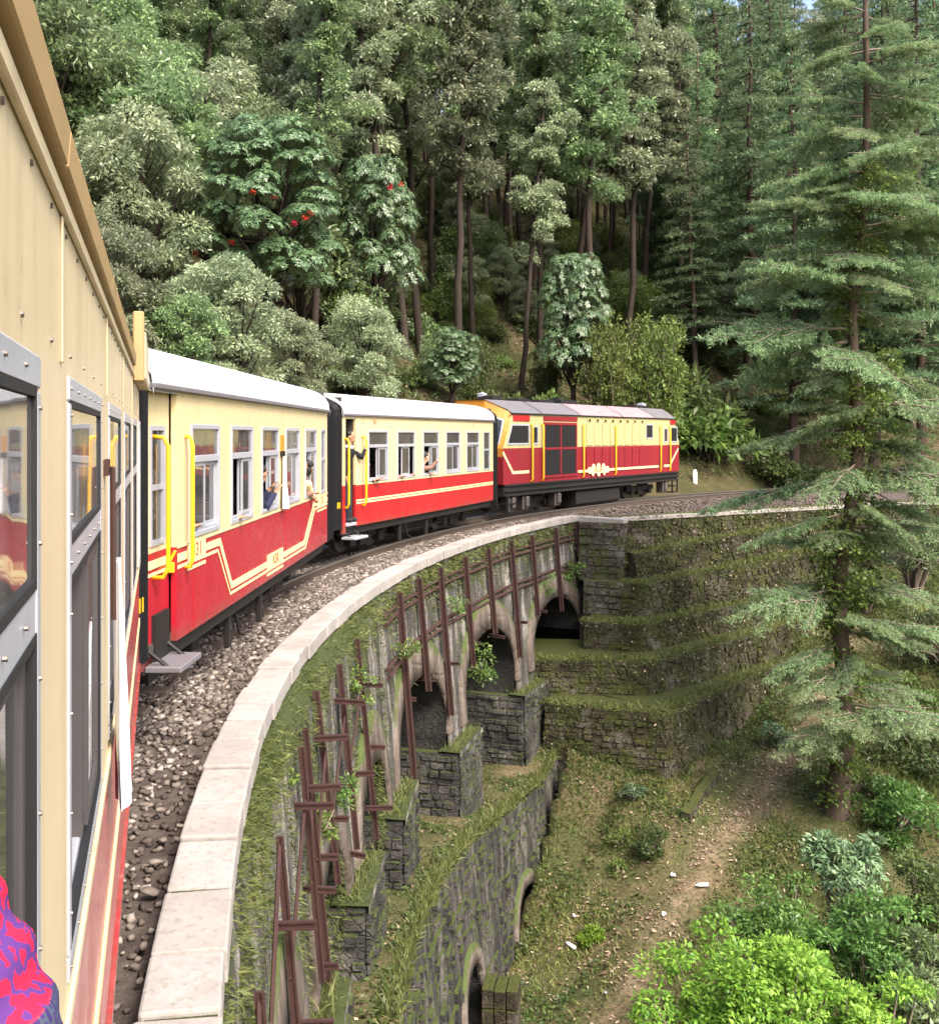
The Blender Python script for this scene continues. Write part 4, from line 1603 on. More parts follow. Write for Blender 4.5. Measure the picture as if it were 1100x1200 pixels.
mb = MB()
for sd in (-1, 1):
    y = sd * HW
    # lower red part with vertical ends, upper cream part with leaning ends
    yi = y - sd * .05
    lo = [(0.02, y, LZ0), (LL - .02, y, LZ0), (LL, y, LZM), (0, y, LZM)]
    up = [(0, y, LZM), (LL, y, LZM), (LL - .48, y, LZ1), (.48, y, LZ1)]
    for q, m in ((lo, 0), (up, 1)):
        V = q + [(a, yi, c_) for a, b, c_ in q]
        mb.add(V, [(0, 1, 2, 3) if sd < 0 else (3, 2, 1, 0), (4, 7, 6, 5) if sd < 0 else (5, 6, 7, 4), (0, 4, 5, 1), (3, 2, 6, 7)], m)
body = mb.build('body_side', [M['red_loco'], M['cream_loco']], loco)
for end in (0, 1):
    mb = MB()
    ys_ = np.linspace(-HW, HW, 15)
    tr = (lambda s: s) if not end else (lambda s: LL - s)
    G = np.array([[(tr(cab_face(y, f)[0]), y, cab_face(y, f)[1]) for f in np.linspace(0, 1, 5)] for y in ys_])
    add_grid(mb, G, flip=not end, m=0)
    G = np.array([[(tr(.0), y, z) for z in (LZM - .22, LZM)] for y in ys_]); add_grid(mb, G, flip=not end, m=0)
    G = np.array([[(tr(.02 if z < 1 else 0), y, z) for z in (LZ0, LZM - .22)] for y in ys_]); add_grid(mb, G, flip=not end, m=1)
    fc = mb.build('cab_end', [M['orange'], M['red_loco']], loco)
    for y0, y1 in ((-.92, -.5), (-.45, -.06), (.06, .45), (.5, .92)):
        for nm, e, mt in (('windscreen_frame', .0, M['silver']), ('windscreen', .035, M['black'])):
            mb = MB()
            off_ = .010 if nm == 'windscreen_frame' else .018
            G = np.array([[(tr(cab_face(y, f)[0] - off_), y, cab_face(y, f)[1]) for f in np.linspace(.10 + e, .74 - e, 4)] for y in np.linspace(y0 + e, y1 - e, 4)])
            add_grid(mb, G, flip=not end)
            G2 = G.copy(); G2[..., 0] += (.02 if not end else -.02)
            n_ = 4
            ring = [i * n_ for i in range(4)] + [12 + i for i in range(1, 4)] + [11 - i * n_ for i in range(0, 3)] + [2, 1]
            A = G.reshape(-1, 3); B = G2.reshape(-1, 3)
            mb.add(list(A[ring]) + list(B[ring]), [(i, (i + 1) % len(ring), len(ring) + (i + 1) % len(ring), len(ring) + i) for i in range(len(ring))])
            mb.build(nm, mt if nm != 'windscreen' else M['black_glass'], fc)
    mb = MB()
    for yy in (-.62, .62):
        mb.cyl((tr(-.03), yy, 1.32), (1, 0, 0), .09, .08, 16)
    mb.build('headlight', M['silver'], fc)
    mb = MB()
    mb.box(*sorted((tr(-.16), tr(.0))), -.32, .32, .78, 1.5)
    mb.build('gangway_box', M['under'], fc)
# inside is dark
mb = MB(); mb.box(.55, LL - .55, -.9, .9, .95, 2.7); mb.build('machine_space', M['dark_in'], loco)
# roof
mb = MB()
rp = [(-HW - .03, LZ1 - .01), (-HW + .10, LZ1 + .09), (-.45, LZT), (.45, LZT), (HW - .10, LZ1 + .09), (HW + .03, LZ1 - .01)]
def roof_at(s):
    e = min(s, LL - s)
    out = []
    for y, z in rp:
        a = max(0, (abs(y) - .45) / .6)
        lim_ = .10 + .38 * a - .03
        ss = max(s, lim_) if s < LL / 2 else min(s, LL - lim_)
        out.append((ss, y, z))
    return out
cuts = [0, .8, 2.1, 4.45, 4.5, 7.5, 10.2, LL - .8, LL]
G = np.array([roof_at(s) for s in cuts])
for i in range(len(cuts) - 1):
    add_grid(mb, G[i:i + 2], flip=True, m=0 if cuts[i] < 4.4 else (1 if cuts[i] < 10 else 0))
rfl = mb.build('roof', [M['roof_grey'], M['roof_pink']], loco)
for s in (2.1, 4.47, 7.5, 10.2):
    mb = MB()
    V = [(s - .02, y, z + .012) for y, z in rp] + [(s + .02, y, z + .012) for y, z in rp]
    mb.add(V, [(i, 6 + i, 7 + i, i + 1) for i in range(5)])
    mb.build('roof_seam', M['under'], rfl)
for (s, y, w, l, h, mt) in ((.7, -.1, .5, .5, .10, 'under'), (.75, .1, .18, .22, .2, 'silver'), (1.9, -.2, .5, .7, .06, 'under'), (3.4, .1, .8, .9, .07, 'under'), (4.5, -.15, .6, 1.0, .10, 'under'), (4.9, .0, .3, .35, .18, 'under'), (10.4, 0, .6, 1.3, .07, 'under'), (11.2, -.1, .24, .3, .17, 'silver')):
    mb = MB()
    mb.box(s, s + l, y - w / 2, y + w / 2, LZT, LZT + h)
    mb.box(s + .05, s + l - .05, y - w / 2 + .05, y + w / 2 - .05, LZT + h, LZT + h + .03)
    mb.build('roof_hatch', M[mt], rfl, bevel=.02)
mb = MB(); mb.box(.35, LL - .35, -HW - .045, -HW - .005, LZ1 - .03, LZ1 + .0); mb.box(.35, LL - .35, HW + .005, HW + .045, LZ1 - .03, LZ1); mb.build('gutter', M['under'], rfl)


def loco_window(s0, s1, z0, z1, slant=0.0, name='cab_window'):
    mb = MB()
    yo, yi = -HW - .015, -HW - .001
    V = lambda a, b, c_, d: [(a, yo, c_), (b, yo, c_), (b + 0, yo, d), (a + slant * (d - c_), yo, d)]
    q = [(s0, z0), (s1, z0), (s1, z1), (s0 + slant, z1)]
    w = .045
    qi = [(s0 + w + slant * .05, z0 + w), (s1 - w, z0 + w), (s1 - w, z1 - w), (s0 + w + slant * .95, z1 - w)]
    VV = [(a, yo, b) for a, b in q + qi] + [(a, yi, b) for a, b in q + qi]
    Fs = []
    for i in range(4):
        j = (i + 1) % 4
        Fs += [(i, j, 4 + j, 4 + i), (i, 8 + i, 8 + j, j), (4 + i, 4 + j, 12 + j, 12 + i)]
    mb.add(VV, Fs)
    wd = mb.build(name, M['silver'], loco)
    mb = MB(); mb.add([(a, yi - .004, b) for a, b in qi], [(0, 1, 2, 3)])
    mb.add([(a, yi - .001, b) for a, b in qi], [(0, 3, 2, 1)])
    mb.build('pane', M['black_glass'], wd)
    return wd


loco_window(.20, 1.40, 1.95, 2.50, .25)
loco_window(1.53, 1.90, 1.95, 2.46)
loco_window(11.62, 12.30, 1.95, 2.50, 0)
loco_window(11.05, 11.38, 1.95, 2.46)
loco_window(9.45, 10.05, 2.08, 2.58)
# radiator grille with four dark louvred bays
mb = MB()
g0, g1, z0, z1 = 2.26, 4.2, 1.08, 2.50
frame_boxes(mb, g0 - .06, g1 + .06, z0 - .06, z1 + .06, -HW - .03, -HW - .001, .07)
mb.box((g0 + g1) / 2 - .035, (g0 + g1) / 2 + .035, -HW - .028, -HW - .001, z0 + .01, z1 - .01)
mb.box(g0 + .01, (g0 + g1) / 2 - .036, -HW - .026, -HW - .001, 1.80, 1.86)
mb.box((g0 + g1) / 2 + .036, g1 - .01, -HW - .026, -HW - .001, 1.80, 1.86)
gr_ = mb.build('radiator_grille', M['red_loco'], loco)
mb = MB(); mb.box(g0 + .011, g1 - .011, -HW - .008, -HW - .002, z0 + .011, z1 - .011); mb.build('grille_back', M['black'], gr_)
for k in range(22):
    z = z0 + .03 + k * (z1 - z0 - .05) / 22
    mb = MB(); mb.box(g0 + .012, g1 - .012, -HW - .022, -HW - .009, z, z + .02); mb.build('louvre', M['under'], gr_)
# engine-room doors
x = 4.9
while x < 9.2:
    for (za, zb_, mt) in ((1.89, 2.55, 'cream_loco'), (1.14, 1.82, 'red_loco')):
        mb = MB(); mb.box(x, x + .42, -HW - .022, -HW - .001, za, zb_); mb.box(x + .04, x + .06, -HW - .035, -HW - .022, za + .1, za + .2); mb.box(x + .04, x + .06, -HW - .035, -HW - .022, zb_ - .2, zb_ - .1)
        mb.build('access_door', M[mt], loco, bevel=.006)
    mb = MB(); mb.box(x + .08, x + .34, -HW - .02, -HW - .001, 2.60, 2.70); mb.build('vent_plate', M['cream_loco'], loco, bevel=.005)
    mb = MB(); mb.box(x + .14, x + .28, -HW - .026, -HW - .021, 2.62, 2.68); mb.build('vent_slot', M['under'], loco)
    x += .56 if x < 7.2 else .60
mb = MB(); mb.box(2.2, 4.3, -HW - .02, -HW - .001, 2.60, 2.73); mb.build('name_strip', M['red_loco'], loco, bevel=.004)
for a, b in ((.52, 1.42), (11.6, 12.12)):
    mb = MB(); mb.prism([(-HW - .018, 2.57), (-HW - .018, 2.74), (-HW - .001, 2.74), (-HW - .001, 2.57)], a, b); mb.build('number_plate', M['red_b'], loco, bevel=.03)
for s in (1.48, 2.10, 4.62, 6.9, 10.62, 11.5):
    mb = MB(); grab(mb, s, .98, 2.48, r=.026, out=.07); mb.build('handrail', M['yellow'], loco, smooth=True)
stripe_path(loco, [(.0, 1.76), (.52, 1.22), (1.4, 1.22)], .075)
stripe_path(loco, [(4.3, 1.05 + .09), (10.5, 1.14)], .07, y=-HW - .030)
stripe_path(loco, [(11.05, 1.14), (11.6, 1.14), (12.4, 1.72)], .075)
mb = MB()
for a, z, r in ((5.05, 1.15, .10), (5.35, 1.22, .12), (5.7, 1.24, .12), (6.05, 1.22, .12), (6.35, 1.15, .10), (5.3, 1.08, .10), (5.7, 1.06, .11), (6.1, 1.08, .10)):
    mb.cyl((a, -HW - .036, z), (0, 1, 0), r, .012, 20)
mb.box(5.05, 6.35, -HW - .0405, -HW - .031, 1.06, 1.24)
em = mb.build('emblem', M['stripe'], loco)
text('KSR', .22, M['redtext'], loco, 5.7, 1.15, y=-HW - .044, sx=1.5)
# frame, tank, bogies
mb = MB()
mb.box(.1, LL - .1, -HW - .02, HW + .02, .86, .915)
mb.box(.1, LL - .1, -HW + .02, HW - .02, .60, .86)
mb.box(.1, LL - .1, -HW - .03, -HW + .02, .72, .76); mb.box(.1, LL - .1, -HW - .03, -HW + .02, .60, .65)
mb.build('underframe', M['under'], loco, bevel=.008)
mb = MB()
mb.prism([(-.98, .55), (.98, .55), (.98, .18), (.85, .08), (-.85, .08), (-.98, .18)], 4.4, 7.5)
for q in (5.4, 6.4): mb.box(q, q + .04, -1.0, -.97, .12, .58)
mb.build('fuel_tank', M['under'], loco, bevel=.03)
for s in (2.3, 9.9):
    build_bogie(loco, s, .36, 1.5)
for s in (.6, 1.35, 3.2, 11.3):
    mb = MB(); mb.box(s - .16, s + .16, -.99, -.72, .2, .58); mb.cyl((s, -1.0, .42), (0, 0, 1), .09, .28, 12); mb.build('brake_gear', M['wheel'], loco, bevel=.02)
for s in (.15, 11.75):
    mb = MB()
    for z in (.18, .40): mb.box(s, s + .5, -HW - .05, -HW + .2, z, z + .035)
    mb.box(s, s + .03, -HW - .05, -HW + .0, .18, .62); mb.box(s + .47, s + .5, -HW - .05, -HW + .0, .18, .62)
    mb.build('steps', M['under'], loco)
mb = MB(); mb.tube([(-.45, 0, .5), (.1, 0, .5)], .08, 8); mb.box(-.05, .0, -.9, .9, .3, .6); mb.box(-.5, -.42, -.2, .2, .38, .62)
mb.build('buffer_beam', M['under'], loco)
# white marker post beyond the track
p = px(814, 590, 42.5)
mb = MB(); mb.box(-.08, .08, -.06, .06, -.25, .34); mb.box(-.06, .06, -.045, .045, .34, .40)
o = mb.build('marker_post', M['white_cloth'], bevel=.02, seg=2); o.location = (p[0], p[1], float(hill_z(p[0], p[1])) + .1)
tag(o, 'small white trackside post just beyond the front of the locomotive', 'marker post')

# ================================================================ VEGETATION
def tubes_mesh(name, tubes, sides=7):
    mb = MB()
    for path, rad in tubes:
        mb.tube(path, rad, sides, cap=False)
    me = bpy.data.meshes.new(name)
    me.from_pydata(mb.v, [], mb.f)
    me.polygons.foreach_set('use_smooth', np.ones(len(me.polygons), dtype=bool))
    return me


class Leafage:
    def __init__(s):
        s.P, s.D, s.N, s.L, s.W, s.T = [], [], [], [], [], []

    def clump(s, c, rad, n, L, W, droop=.25, up=.5, inner=.35, tone=None):
        rad = np.broadcast_to(np.asarray(rad, float), (3,))
        d = rand_unit(n); d[:, 2] = np.where(d[:, 2] < -.35, -d[:, 2] * .6, d[:, 2]); d = unit(d)
        u = inner + (1 - inner) * rng.uniform(0, 1, n) ** .5
        s.P.append(np.asarray(c) + d * rad * u[:, None])
        D = d * .8 + rng.normal(0, .45, (n, 3)); D[:, 2] -= droop
        s.D.append(D)
        s.N.append(d * .6 + rng.normal(0, .4, (n, 3)) + (0, 0, up))
        s.L.append(L * rng.uniform(.5, 1.4, n)); s.W.append(W * rng.uniform(.55, 1.3, n))
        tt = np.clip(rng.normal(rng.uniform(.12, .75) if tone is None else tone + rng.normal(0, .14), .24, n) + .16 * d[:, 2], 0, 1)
        s.T.append(tt)

    def rosette(s, C, A, k, L, W, droop=.35, tone=.4):
        """k leaves spread round each point of C whose shoot points along A"""
        n = len(C)
        A = unit(A)
        h = unit(np.cross(A, rng.normal(size=(n, 3)))); g = np.cross(A, h)
        for j in range(k):
            a = 2 * math.pi * (j + rng.uniform(-.2, .2, n)) / k
            o = h * np.cos(a)[:, None] + g * np.sin(a)[:, None]
            D = o + A * rng.uniform(.0, .5, n)[:, None]; D[:, 2] -= droop
            s.P.append(C + o * .01); s.D.append(D); s.N.append(A + rng.normal(0, .15, (n, 3)))
            s.L.append(L * rng.uniform(.75, 1.15, n)); s.W.append(W * rng.uniform(.8, 1.2, n))
            s.T.append(np.clip(rng.normal(tone, .25, n), 0, 1))

    def mesh(s, name, fold=.15, bend=.1):
        V, Fq = leaves(np.concatenate(s.P), np.concatenate(s.D), np.concatenate(s.N), np.concatenate(s.L), np.concatenate(s.W), fold, bend)
        return np_mesh(name, V, Fq, np.concatenate(s.T))


def wavy(p0, p1, n, amp):
    p0 = np.array(p0, float); p1 = np.array(p1, float)
    o = [p0]
    for i in range(1, n):
        q = p0 + (p1 - p0) * i / (n - 1)
        q[:2] += rng.normal(0, amp, 2) * (1 if i < n - 1 else .5)
        o.append(q)
    return o


def make_oak_tall(h, clear, spread, nl):
    lf = Leafage()
    tr = []
    trunk = wavy((0, 0, -.6), (rng.normal(0, .5), rng.normal(0, .5), h * .97), 12, .038)
    tr.append((trunk, list(np.linspace(.135, .045, 12) * h / 13)))
    for i in range(nl):
        f = clear + (1 - clear) * (i + rng.uniform(0, .8)) / nl
        k = f * 11; k0 = min(int(k), 10)
        b = trunk[k0] + (trunk[k0 + 1] - trunk[k0]) * (k - k0)
        a = rng.uniform(0, 6.28)
        ln = spread * (1.15 - .75 * f) * rng.uniform(.5, 1.25)
        e = b + np.array((math.cos(a) * ln, math.sin(a) * ln, ln * rng.uniform(.25, .9)))
        path = wavy(b, e, 5, .08)
        tr.append((path, list(np.linspace(.075, .02, 5))))
        for t_ in (.55, 1.0):
            c = b + (e - b) * t_ + rng.normal(0, .22, 3)
            r = rng.uniform(.36, .72) * (1.05 - .3 * f)
            lf.clump(c, (r, r, r * .75), int(330 * r / .6), .19, .085, .35)
        c = e + rng.normal(0, .5, 3) + (0, 0, .3)
        lf.clump(c, rng.uniform(.3, .55), 170, .19, .085, .35)
    lf.clump(trunk[-1], (.7, .7, .8), 330, .19, .08, .2)
    return lf.mesh('crown'), tubes_mesh('trunk', tr)


def make_oak_round(h, w, ncl):
    lf = Leafage(); tr = []
    trunk = wavy((0, 0, -.5), (rng.normal(0, .3), rng.normal(0, .3), h * .8), 8, .12)
    tr.append((trunk, list(np.linspace(.17, .05, 8))))
    for i in range(ncl):
        f = (i + .5) / ncl
        z = h * (.22 + .75 * f)
        rr_ = w * math.sqrt(max(.05, 1 - ((f - .35) / .72) ** 2)) * rng.uniform(.45, 1.05)
        a = i * 2.4 + rng.normal(0, .4)
        c = np.array((math.cos(a) * rr_, math.sin(a) * rr_, z)) + rng.normal(0, .15, 3)
        k0 = min(int(f * 6), 6)
        tr.append(([trunk[k0], (trunk[k0] + c) / 2 + (0, 0, -.1), c], [.06, .04, .015]))
        r = rng.uniform(.5, .95)
        lf.clump(c, (r, r, r * .7), int(480 * r / .7), .17, .075, .4)
    return lf.mesh('crown'), tubes_mesh('trunk', tr, 6)


def make_rhodo(h, w, ncl, per):
    lf = Leafage(); tr = []
    trunk = wavy((0, 0, -.5), (.2, .1, h * .6), 6, .12)
    tr.append((trunk, list(np.linspace(.16, .07, 6))))
    tops = []
    for i in range(ncl):
        f = (i + .5) / ncl
        z = h * (.30 + .62 * f)
        rr_ = w * math.sqrt(max(.04, 1 - ((f - .25) / .8) ** 2)) * rng.uniform(.55, 1.0)
        a = i * 2.4 + rng.normal(0, .3)
        c = np.array((math.cos(a) * rr_, math.sin(a) * rr_, z))
        tr.append(([trunk[min(2 + int(f * 4), 5)], (trunk[3] + c) / 2, c], [.06, .04, .015]))
        r = rng.uniform(.5, .85)
        d = rand_unit(per); d[:, 2] = np.abs(d[:, 2]) * 1.1 - .15; d = unit(d)
        C = c + d * (r, r, r * .55) * rng.uniform(.8, 1.05, (per, 1))
        lf.rosette(C, d + (0, 0, .6), 8, .135, .046, .30, .42)
        tops.append(C[np.argmax(C[:, 2])])
    return lf.mesh('crown'), tubes_mesh('trunk', tr, 6), tops


def needle_spray(axis0, axis1, width, dens, nl, nw, seed_t=.5, droop=.12):
    """flat spray of needle tufts either side of a line; returns arrays"""
    a0 = np.array(axis0, float); a1 = np.array(axis1, float)
    L = np.linalg.norm(a1 - a0); t_ = (a1 - a0) / L
    s = unit(np.cross(t_, (0, 0, 1.0)))
    P, D, T, tw = [], [], [], []
    nt = max(5, int(L * 9))
    for i in range(nt):
        f = (i + rng.uniform(0, 1)) / nt
        if f < .12: continue
        b = a0 + (a1 - a0) * f + np.array((0, 0, -droop * L * f * f))
        sd = 1 if i % 2 else -1
        ln = width * (1.05 - .8 * f) * rng.uniform(.55, 1.15)
        dr = unit(s * sd + t_ * rng.uniform(.35, .9))
        e = b + dr * ln + np.array((0, 0, -ln * rng.uniform(.05, .32)))
        tw.append((b, e))
        m = max(3, int(ln * dens))
        u = rng.uniform(.08, 1, m)
        q = b + (e - b) * u[:, None] + rng.normal(0, .025, (m, 3))
        P.append(q)
        dd = dr * .7 + rng.normal(0, .55, (m, 3)); dd[:, 2] -= .05
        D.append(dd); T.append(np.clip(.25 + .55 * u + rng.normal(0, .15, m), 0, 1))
    m = int(L * dens * .8)
    u = rng.uniform(.2, 1, m)
    P.append(a0 + (a1 - a0) * u[:, None] + np.array((0, 0, -droop * L)) * (u ** 2)[:, None] + rng.normal(0, .03, (m, 3)))
    D.append(t_ * .6 + rng.normal(0, .6, (m, 3))); T.append(np.clip(.3 + .4 * u, 0, 1))
    P = np.concatenate(P); D = np.concatenate(D); T = np.concatenate(T)
    n = len(P)
    return P, D, np.tile((0, 0, 1.0), (n, 1)) + rng.normal(0, .4, (n, 3)), nl * rng.uniform(.6, 1.3, n), np.full(n, nw), T, tw


def make_pine(h, clear, w, nb):
    tr = [(wavy((0, 0, -.6), (0, 0, h), 10, .05), list(np.linspace(.17, .03, 10)))]
    A = [[], [], [], [], [], []]
    for i in range(nb):
        f = clear + (1 - clear) * (i + rng.uniform(0, 1)) / nb
        z = h * f
        a = i * 2.39 + rng.normal(0, .3)
        ln = w * (1.02 - f) ** .8 * rng.uniform(.6, 1.2) + .25
        b = np.array((0, 0, z)); e = np.array((math.cos(a) * ln, math.sin(a) * ln, z + ln * rng.uniform(-.12, .15)))
        r = needle_spray(b, e, .6 * ln, 62, .19, .042)
        for k in range(6): A[k].append(r[k])
        tr.append(([b, e + (0, 0, -.1 * ln)], [.035, .008]))
    A = [np.concatenate(a) for a in A]
    V, Fq = leaves(A[0], A[1], A[2], A[3], A[4], .0, 0)
    return np_mesh('crown', V, Fq, A[5]), tubes_mesh('trunk', tr, 6)


def make_bush(w, h, ncl, L, W, n=150, tone=None, droop=.2):
    lf = Leafage(); tr = []
    for i in range(ncl):
        d = rand_unit(1)[0]; d[2] = abs(d[2])
        c = d * (w, w, h) * rng.uniform(.35, .85)
        r = rng.uniform(.28, .48) * w
        lf.clump(c, (r, r, r * .8), n, L, W, droop, tone=tone)
        tr.append(([(0, 0, -.2), c * .55, c], [.03, .018, .006]))
    return lf.mesh('crown'), tubes_mesh('stem', tr, 5)


def make_sparse(w, h, nst, L, W):
    """twiggy upright shrub"""
    lf = Leafage(); tr = []
    for i in range(nst):
        a = rng.uniform(0, 6.28); r = w * math.sqrt(rng.uniform(0, 1))
        e = np.array((math.cos(a) * r, math.sin(a) * r, h * rng.uniform(.6, 1.05)))
        path = wavy((e[0] * .2, e[1] * .2, -.2), e, 6, .05)
        tr.append((path, list(np.linspace(.02, .006, 6))))
        for k in range(2, 6):
            for _ in range(3):
                c = path[k] + rng.normal(0, .14 * w, 3)
                lf.clump(c, .2 * w + .05, 44, L, W, .1)
    return lf.mesh('crown'), tubes_mesh('stem', tr, 5)


PROTO = {}
def proto(kind, maker, n, *args):
    PROTO[kind] = [maker(*args) for _ in range(n)]


proto('oak_tall', make_oak_tall, 5, 15, .30, 1.75, 26)
proto('oak_high', make_oak_tall, 4, 16, .48, 1.6, 20)
proto('oak_round', make_oak_round, 5, 6.2, 1.9, 40)
proto('pine', make_pine, 3, 15, .18, 2.5, 84)
proto('pine_high', make_pine, 2, 17, .40, 2.6, 74)
proto('bush', make_bush, 4, .8, .8, 16, .13, .055, 130)
proto('rhodo_small', lambda *a: make_rhodo(*a)[:2], 2, 4.6, 1.25, 30, 80)
proto('sparse', make_sparse, 3, .55, 1.5, 22, .075, .028)
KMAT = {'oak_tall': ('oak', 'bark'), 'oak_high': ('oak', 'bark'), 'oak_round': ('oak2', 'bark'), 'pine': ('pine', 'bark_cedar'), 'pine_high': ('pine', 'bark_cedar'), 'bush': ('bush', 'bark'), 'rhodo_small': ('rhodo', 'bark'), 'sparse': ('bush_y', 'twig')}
VARMESH = {}


def plant(kind, pos, scale=1.0, label=None, cat='tree', group=None, name=None, leaf=None, rz=None, var=None, sz=1.0):
    pr = PROTO[kind]
    i = rng.integers(len(pr)) if var is None else var % len(pr)
    lm = leaf or KMAT[kind][0]
    key = (kind, int(i), lm)
    if key not in VARMESH:
        c, tr = pr[i][:2]
        if any(k[:2] == key[:2] for k in VARMESH):
            c = c.copy(); c.materials.clear(); tr2 = tr
        else:
            tr2 = tr; tr2.materials.append(M[KMAT[kind][1]])
        c.materials.append(M[lm])
        VARMESH[key] = (c, tr2)
    c, tr = VARMESH[key]
    tree = cat == 'tree'
    root = thing(name or ('oak_tree' if 'oak' in kind else 'pine_tree' if 'pine' in kind else 'shrub'), label, cat, tuple(float(v) for v in pos), rng.uniform(0, 6.28) if rz is None else rz, group)
    root.scale = (scale, scale, scale * sz)
    root.rotation_euler[0] = rng.normal(0, .03); root.rotation_euler[1] = rng.normal(0, .03)
    for nm, me in (('trunk' if tree else 'stem', tr), ('crown', c)):
        o = bpy.data.objects.new(nm, me); COL.objects.link(o); o.parent = root
    return root


def at_depth(x, d, fn=hill_z):
    X = (x - 550) / F * d
    return np.array((X, d, float(fn(X, d))))


taken = []
def hero(kind, x, y=None, d=None, top=None, **kw):
    """a tree whose foot (or depth) and top are read off the photograph"""
    p = ground_hit(x, y, hill_z, 20) if y is not None else at_depth(x, d)
    H0 = {'oak_tall': 14.3, 'oak_high': 15.3, 'oak_round': 6.6, 'pine': 15, 'pine_high': 17, 'bush': 1.2, 'rhodo_small': 5.0, 'sparse': 1.55}[kind]
    if top is not None:
        ztop = CAMZ - (top - 510) / F * p[1]
        kw['scale'] = max(.25, (ztop - p[2]) / H0)
    taken.append((p[0], p[1], 1.2))
    wx = kw.pop('wx', None)
    r_ = plant(kind, p, **kw)
    if wx: r_.scale = (r_.scale[0] * wx, r_.scale[1] * wx, r_.scale[2])
    return r_


G_OAK = 'oaks of the forested hillside'
# tall dark trunks that stand out in the middle of the wood
for x, y, top, kind, lab in (
        (505, 335, -60, 'oak_high', 'tall slim oak with a bare dark trunk above the third carriage roof'),
        (478, 345, 5, 'oak_tall', 'tall oak with pale bark lower down, just left of the slim dark trunk'),
        (570, 300, -30, 'oak_tall', 'oak with an upright forked trunk in the middle of the wood'),
        (632, 345, -70, 'oak_high', 'tallest dark trunked oak behind the middle of the locomotive'),
        (652, 300, -20, 'oak_tall', 'leafy oak close behind the tallest dark trunked oak'),
        (752, 372, -40, 'oak_high', 'oak with a long bare leaning trunk above the front of the locomotive'),
        (787, 382, 20, 'oak_tall', 'dark oak right beside the long bare leaning trunk'),
        (712, 330, -30, 'oak_high', 'oak with a thin trunk between the two bare dark trunks'),
        (395, 360, -20, 'oak_tall', 'ivy dark oak on the slope behind the rhododendron'),
        (430, 330, 0, 'oak_high', 'oak with narrow crown beside the small flowering rhododendron')):
    hero(kind, x, y, top=top, label=lab, group=G_OAK)
# the rounded oaks on the left just above the carriages
for x, d, top, lab in (
        (120, 24, 250, 'grey-green round oak at the eave of the near carriage'),
        (150, 30, 130, 'broad grey oak crown behind the eave, left of the flowering rhododendron'),
        (205, 25, 340, 'low round oak above the rear of the second carriage'),
        (268, 27, 295, 'pale-leaved round oak in front of the flowering rhododendron'),
        (345, 29, 365, 'low pale round oak above the front of the second carriage'),
        (425, 32, 350, 'grey bushy oak above the gap between the carriages'),
        (90, 34, 10, 'large grey-green oak filling the corner above the near carriage roof'),
        (215, 37, 70, 'oak with yellowish crown high above the second carriage'),
        (350, 38, 120, 'drooping oak on the right of the flowering rhododendron')):
    hero('oak_round', x, None, d, top, label=lab, group=G_OAK, leaf='oak' if d in (25, 34, 38) else 'oak2')
# rhododendrons
c_, t_, tops = make_rhodo(6.6, 2.3, 60, 105)
p = at_depth(308, 31.5)
rh = thing('rhododendron_tree', 'big dome of dark blue-green rhododendron with red flowers above the second carriage', 'tree', tuple(p), .4)
finish('crown', c_, M['rhodo'], rh); finish('trunk', t_, M['bark'], rh)
rh.scale = (1, 1, 1.08)
bpy.context.view_layer.update()
rinv = rh.matrix_world.inverted()
for fx, fy in ((296, 226), (310, 247), (322, 232), (364, 250), (358, 256), (272, 285), (229, 298), (345, 262)):
    w = Vector(px(fx, fy, 29.6 + .004 * abs(fx - 308)))
    lf = Leafage(); lf.clump((0, 0, 0), .065, 36, .065, .04, -.1, inner=.1)
    o = finish('flower', lf.mesh('flower'), M['flower'], rh); o.location = rinv @ w
taken.append((p[0], p[1], 2.4))
rs = hero('rhodo_small', 447, None, 38, 155, label='narrow upright rhododendron with tiered leaves and two red flowers', name='rhododendron_tree', wx=.62)
bpy.context.view_layer.update()
rinv = rs.matrix_world.inverted()
for fx, fy in ((457, 220), (470, 217)):
    lf = Leafage(); lf.clump((0, 0, 0), .065, 36, .065, .04, -.1, inner=.1)
    o = finish('flower', lf.mesh('flower'), M['flower'], rs); o.location = rinv @ Vector(px(fx, fy, 36.6))
hero('rhodo_small', 272, None, 42, 95, label='pale-topped rhododendron above and behind the big flowering one', name='rhododendron_tree')
hero('rhodo_small', 668, None, 42.5, 272, label='narrow blue-grey rhododendron standing behind the locomotive roof', name='rhododendron_tree', wx=.62)
hero('rhodo_small', 530, None, 36, 375, label='small blue-green rhododendron above the rear of the third carriage roof', name='rhododendron_tree')
# pines
for x, y, d, top, lab in ((450, None, 60, 20, 'blue-green pine high in the wood left of the slim dark trunk'), (842, 405, None, -60, 'dark pine with tiered limbs right of the locomotive front'), (800, None, 58, -30, 'feathery pine behind the dark oak pair'),
                           (930, None, 46, 60, 'dense pine half hidden behind the big cedar'), (880, None, 52, -20, 'tall pale pine rising left of the big cedar'), (1020, None, 45, -80, 'tall pine directly behind the top of the big cedar'), (1085, None, 43, -30, 'dark pine at the right edge behind the big cedar'), (545, None, 62, 40, 'small pine deep in the middle of the wood')):
    hero('pine', x, y, d, top, label=lab, group='pines of the forested hillside')
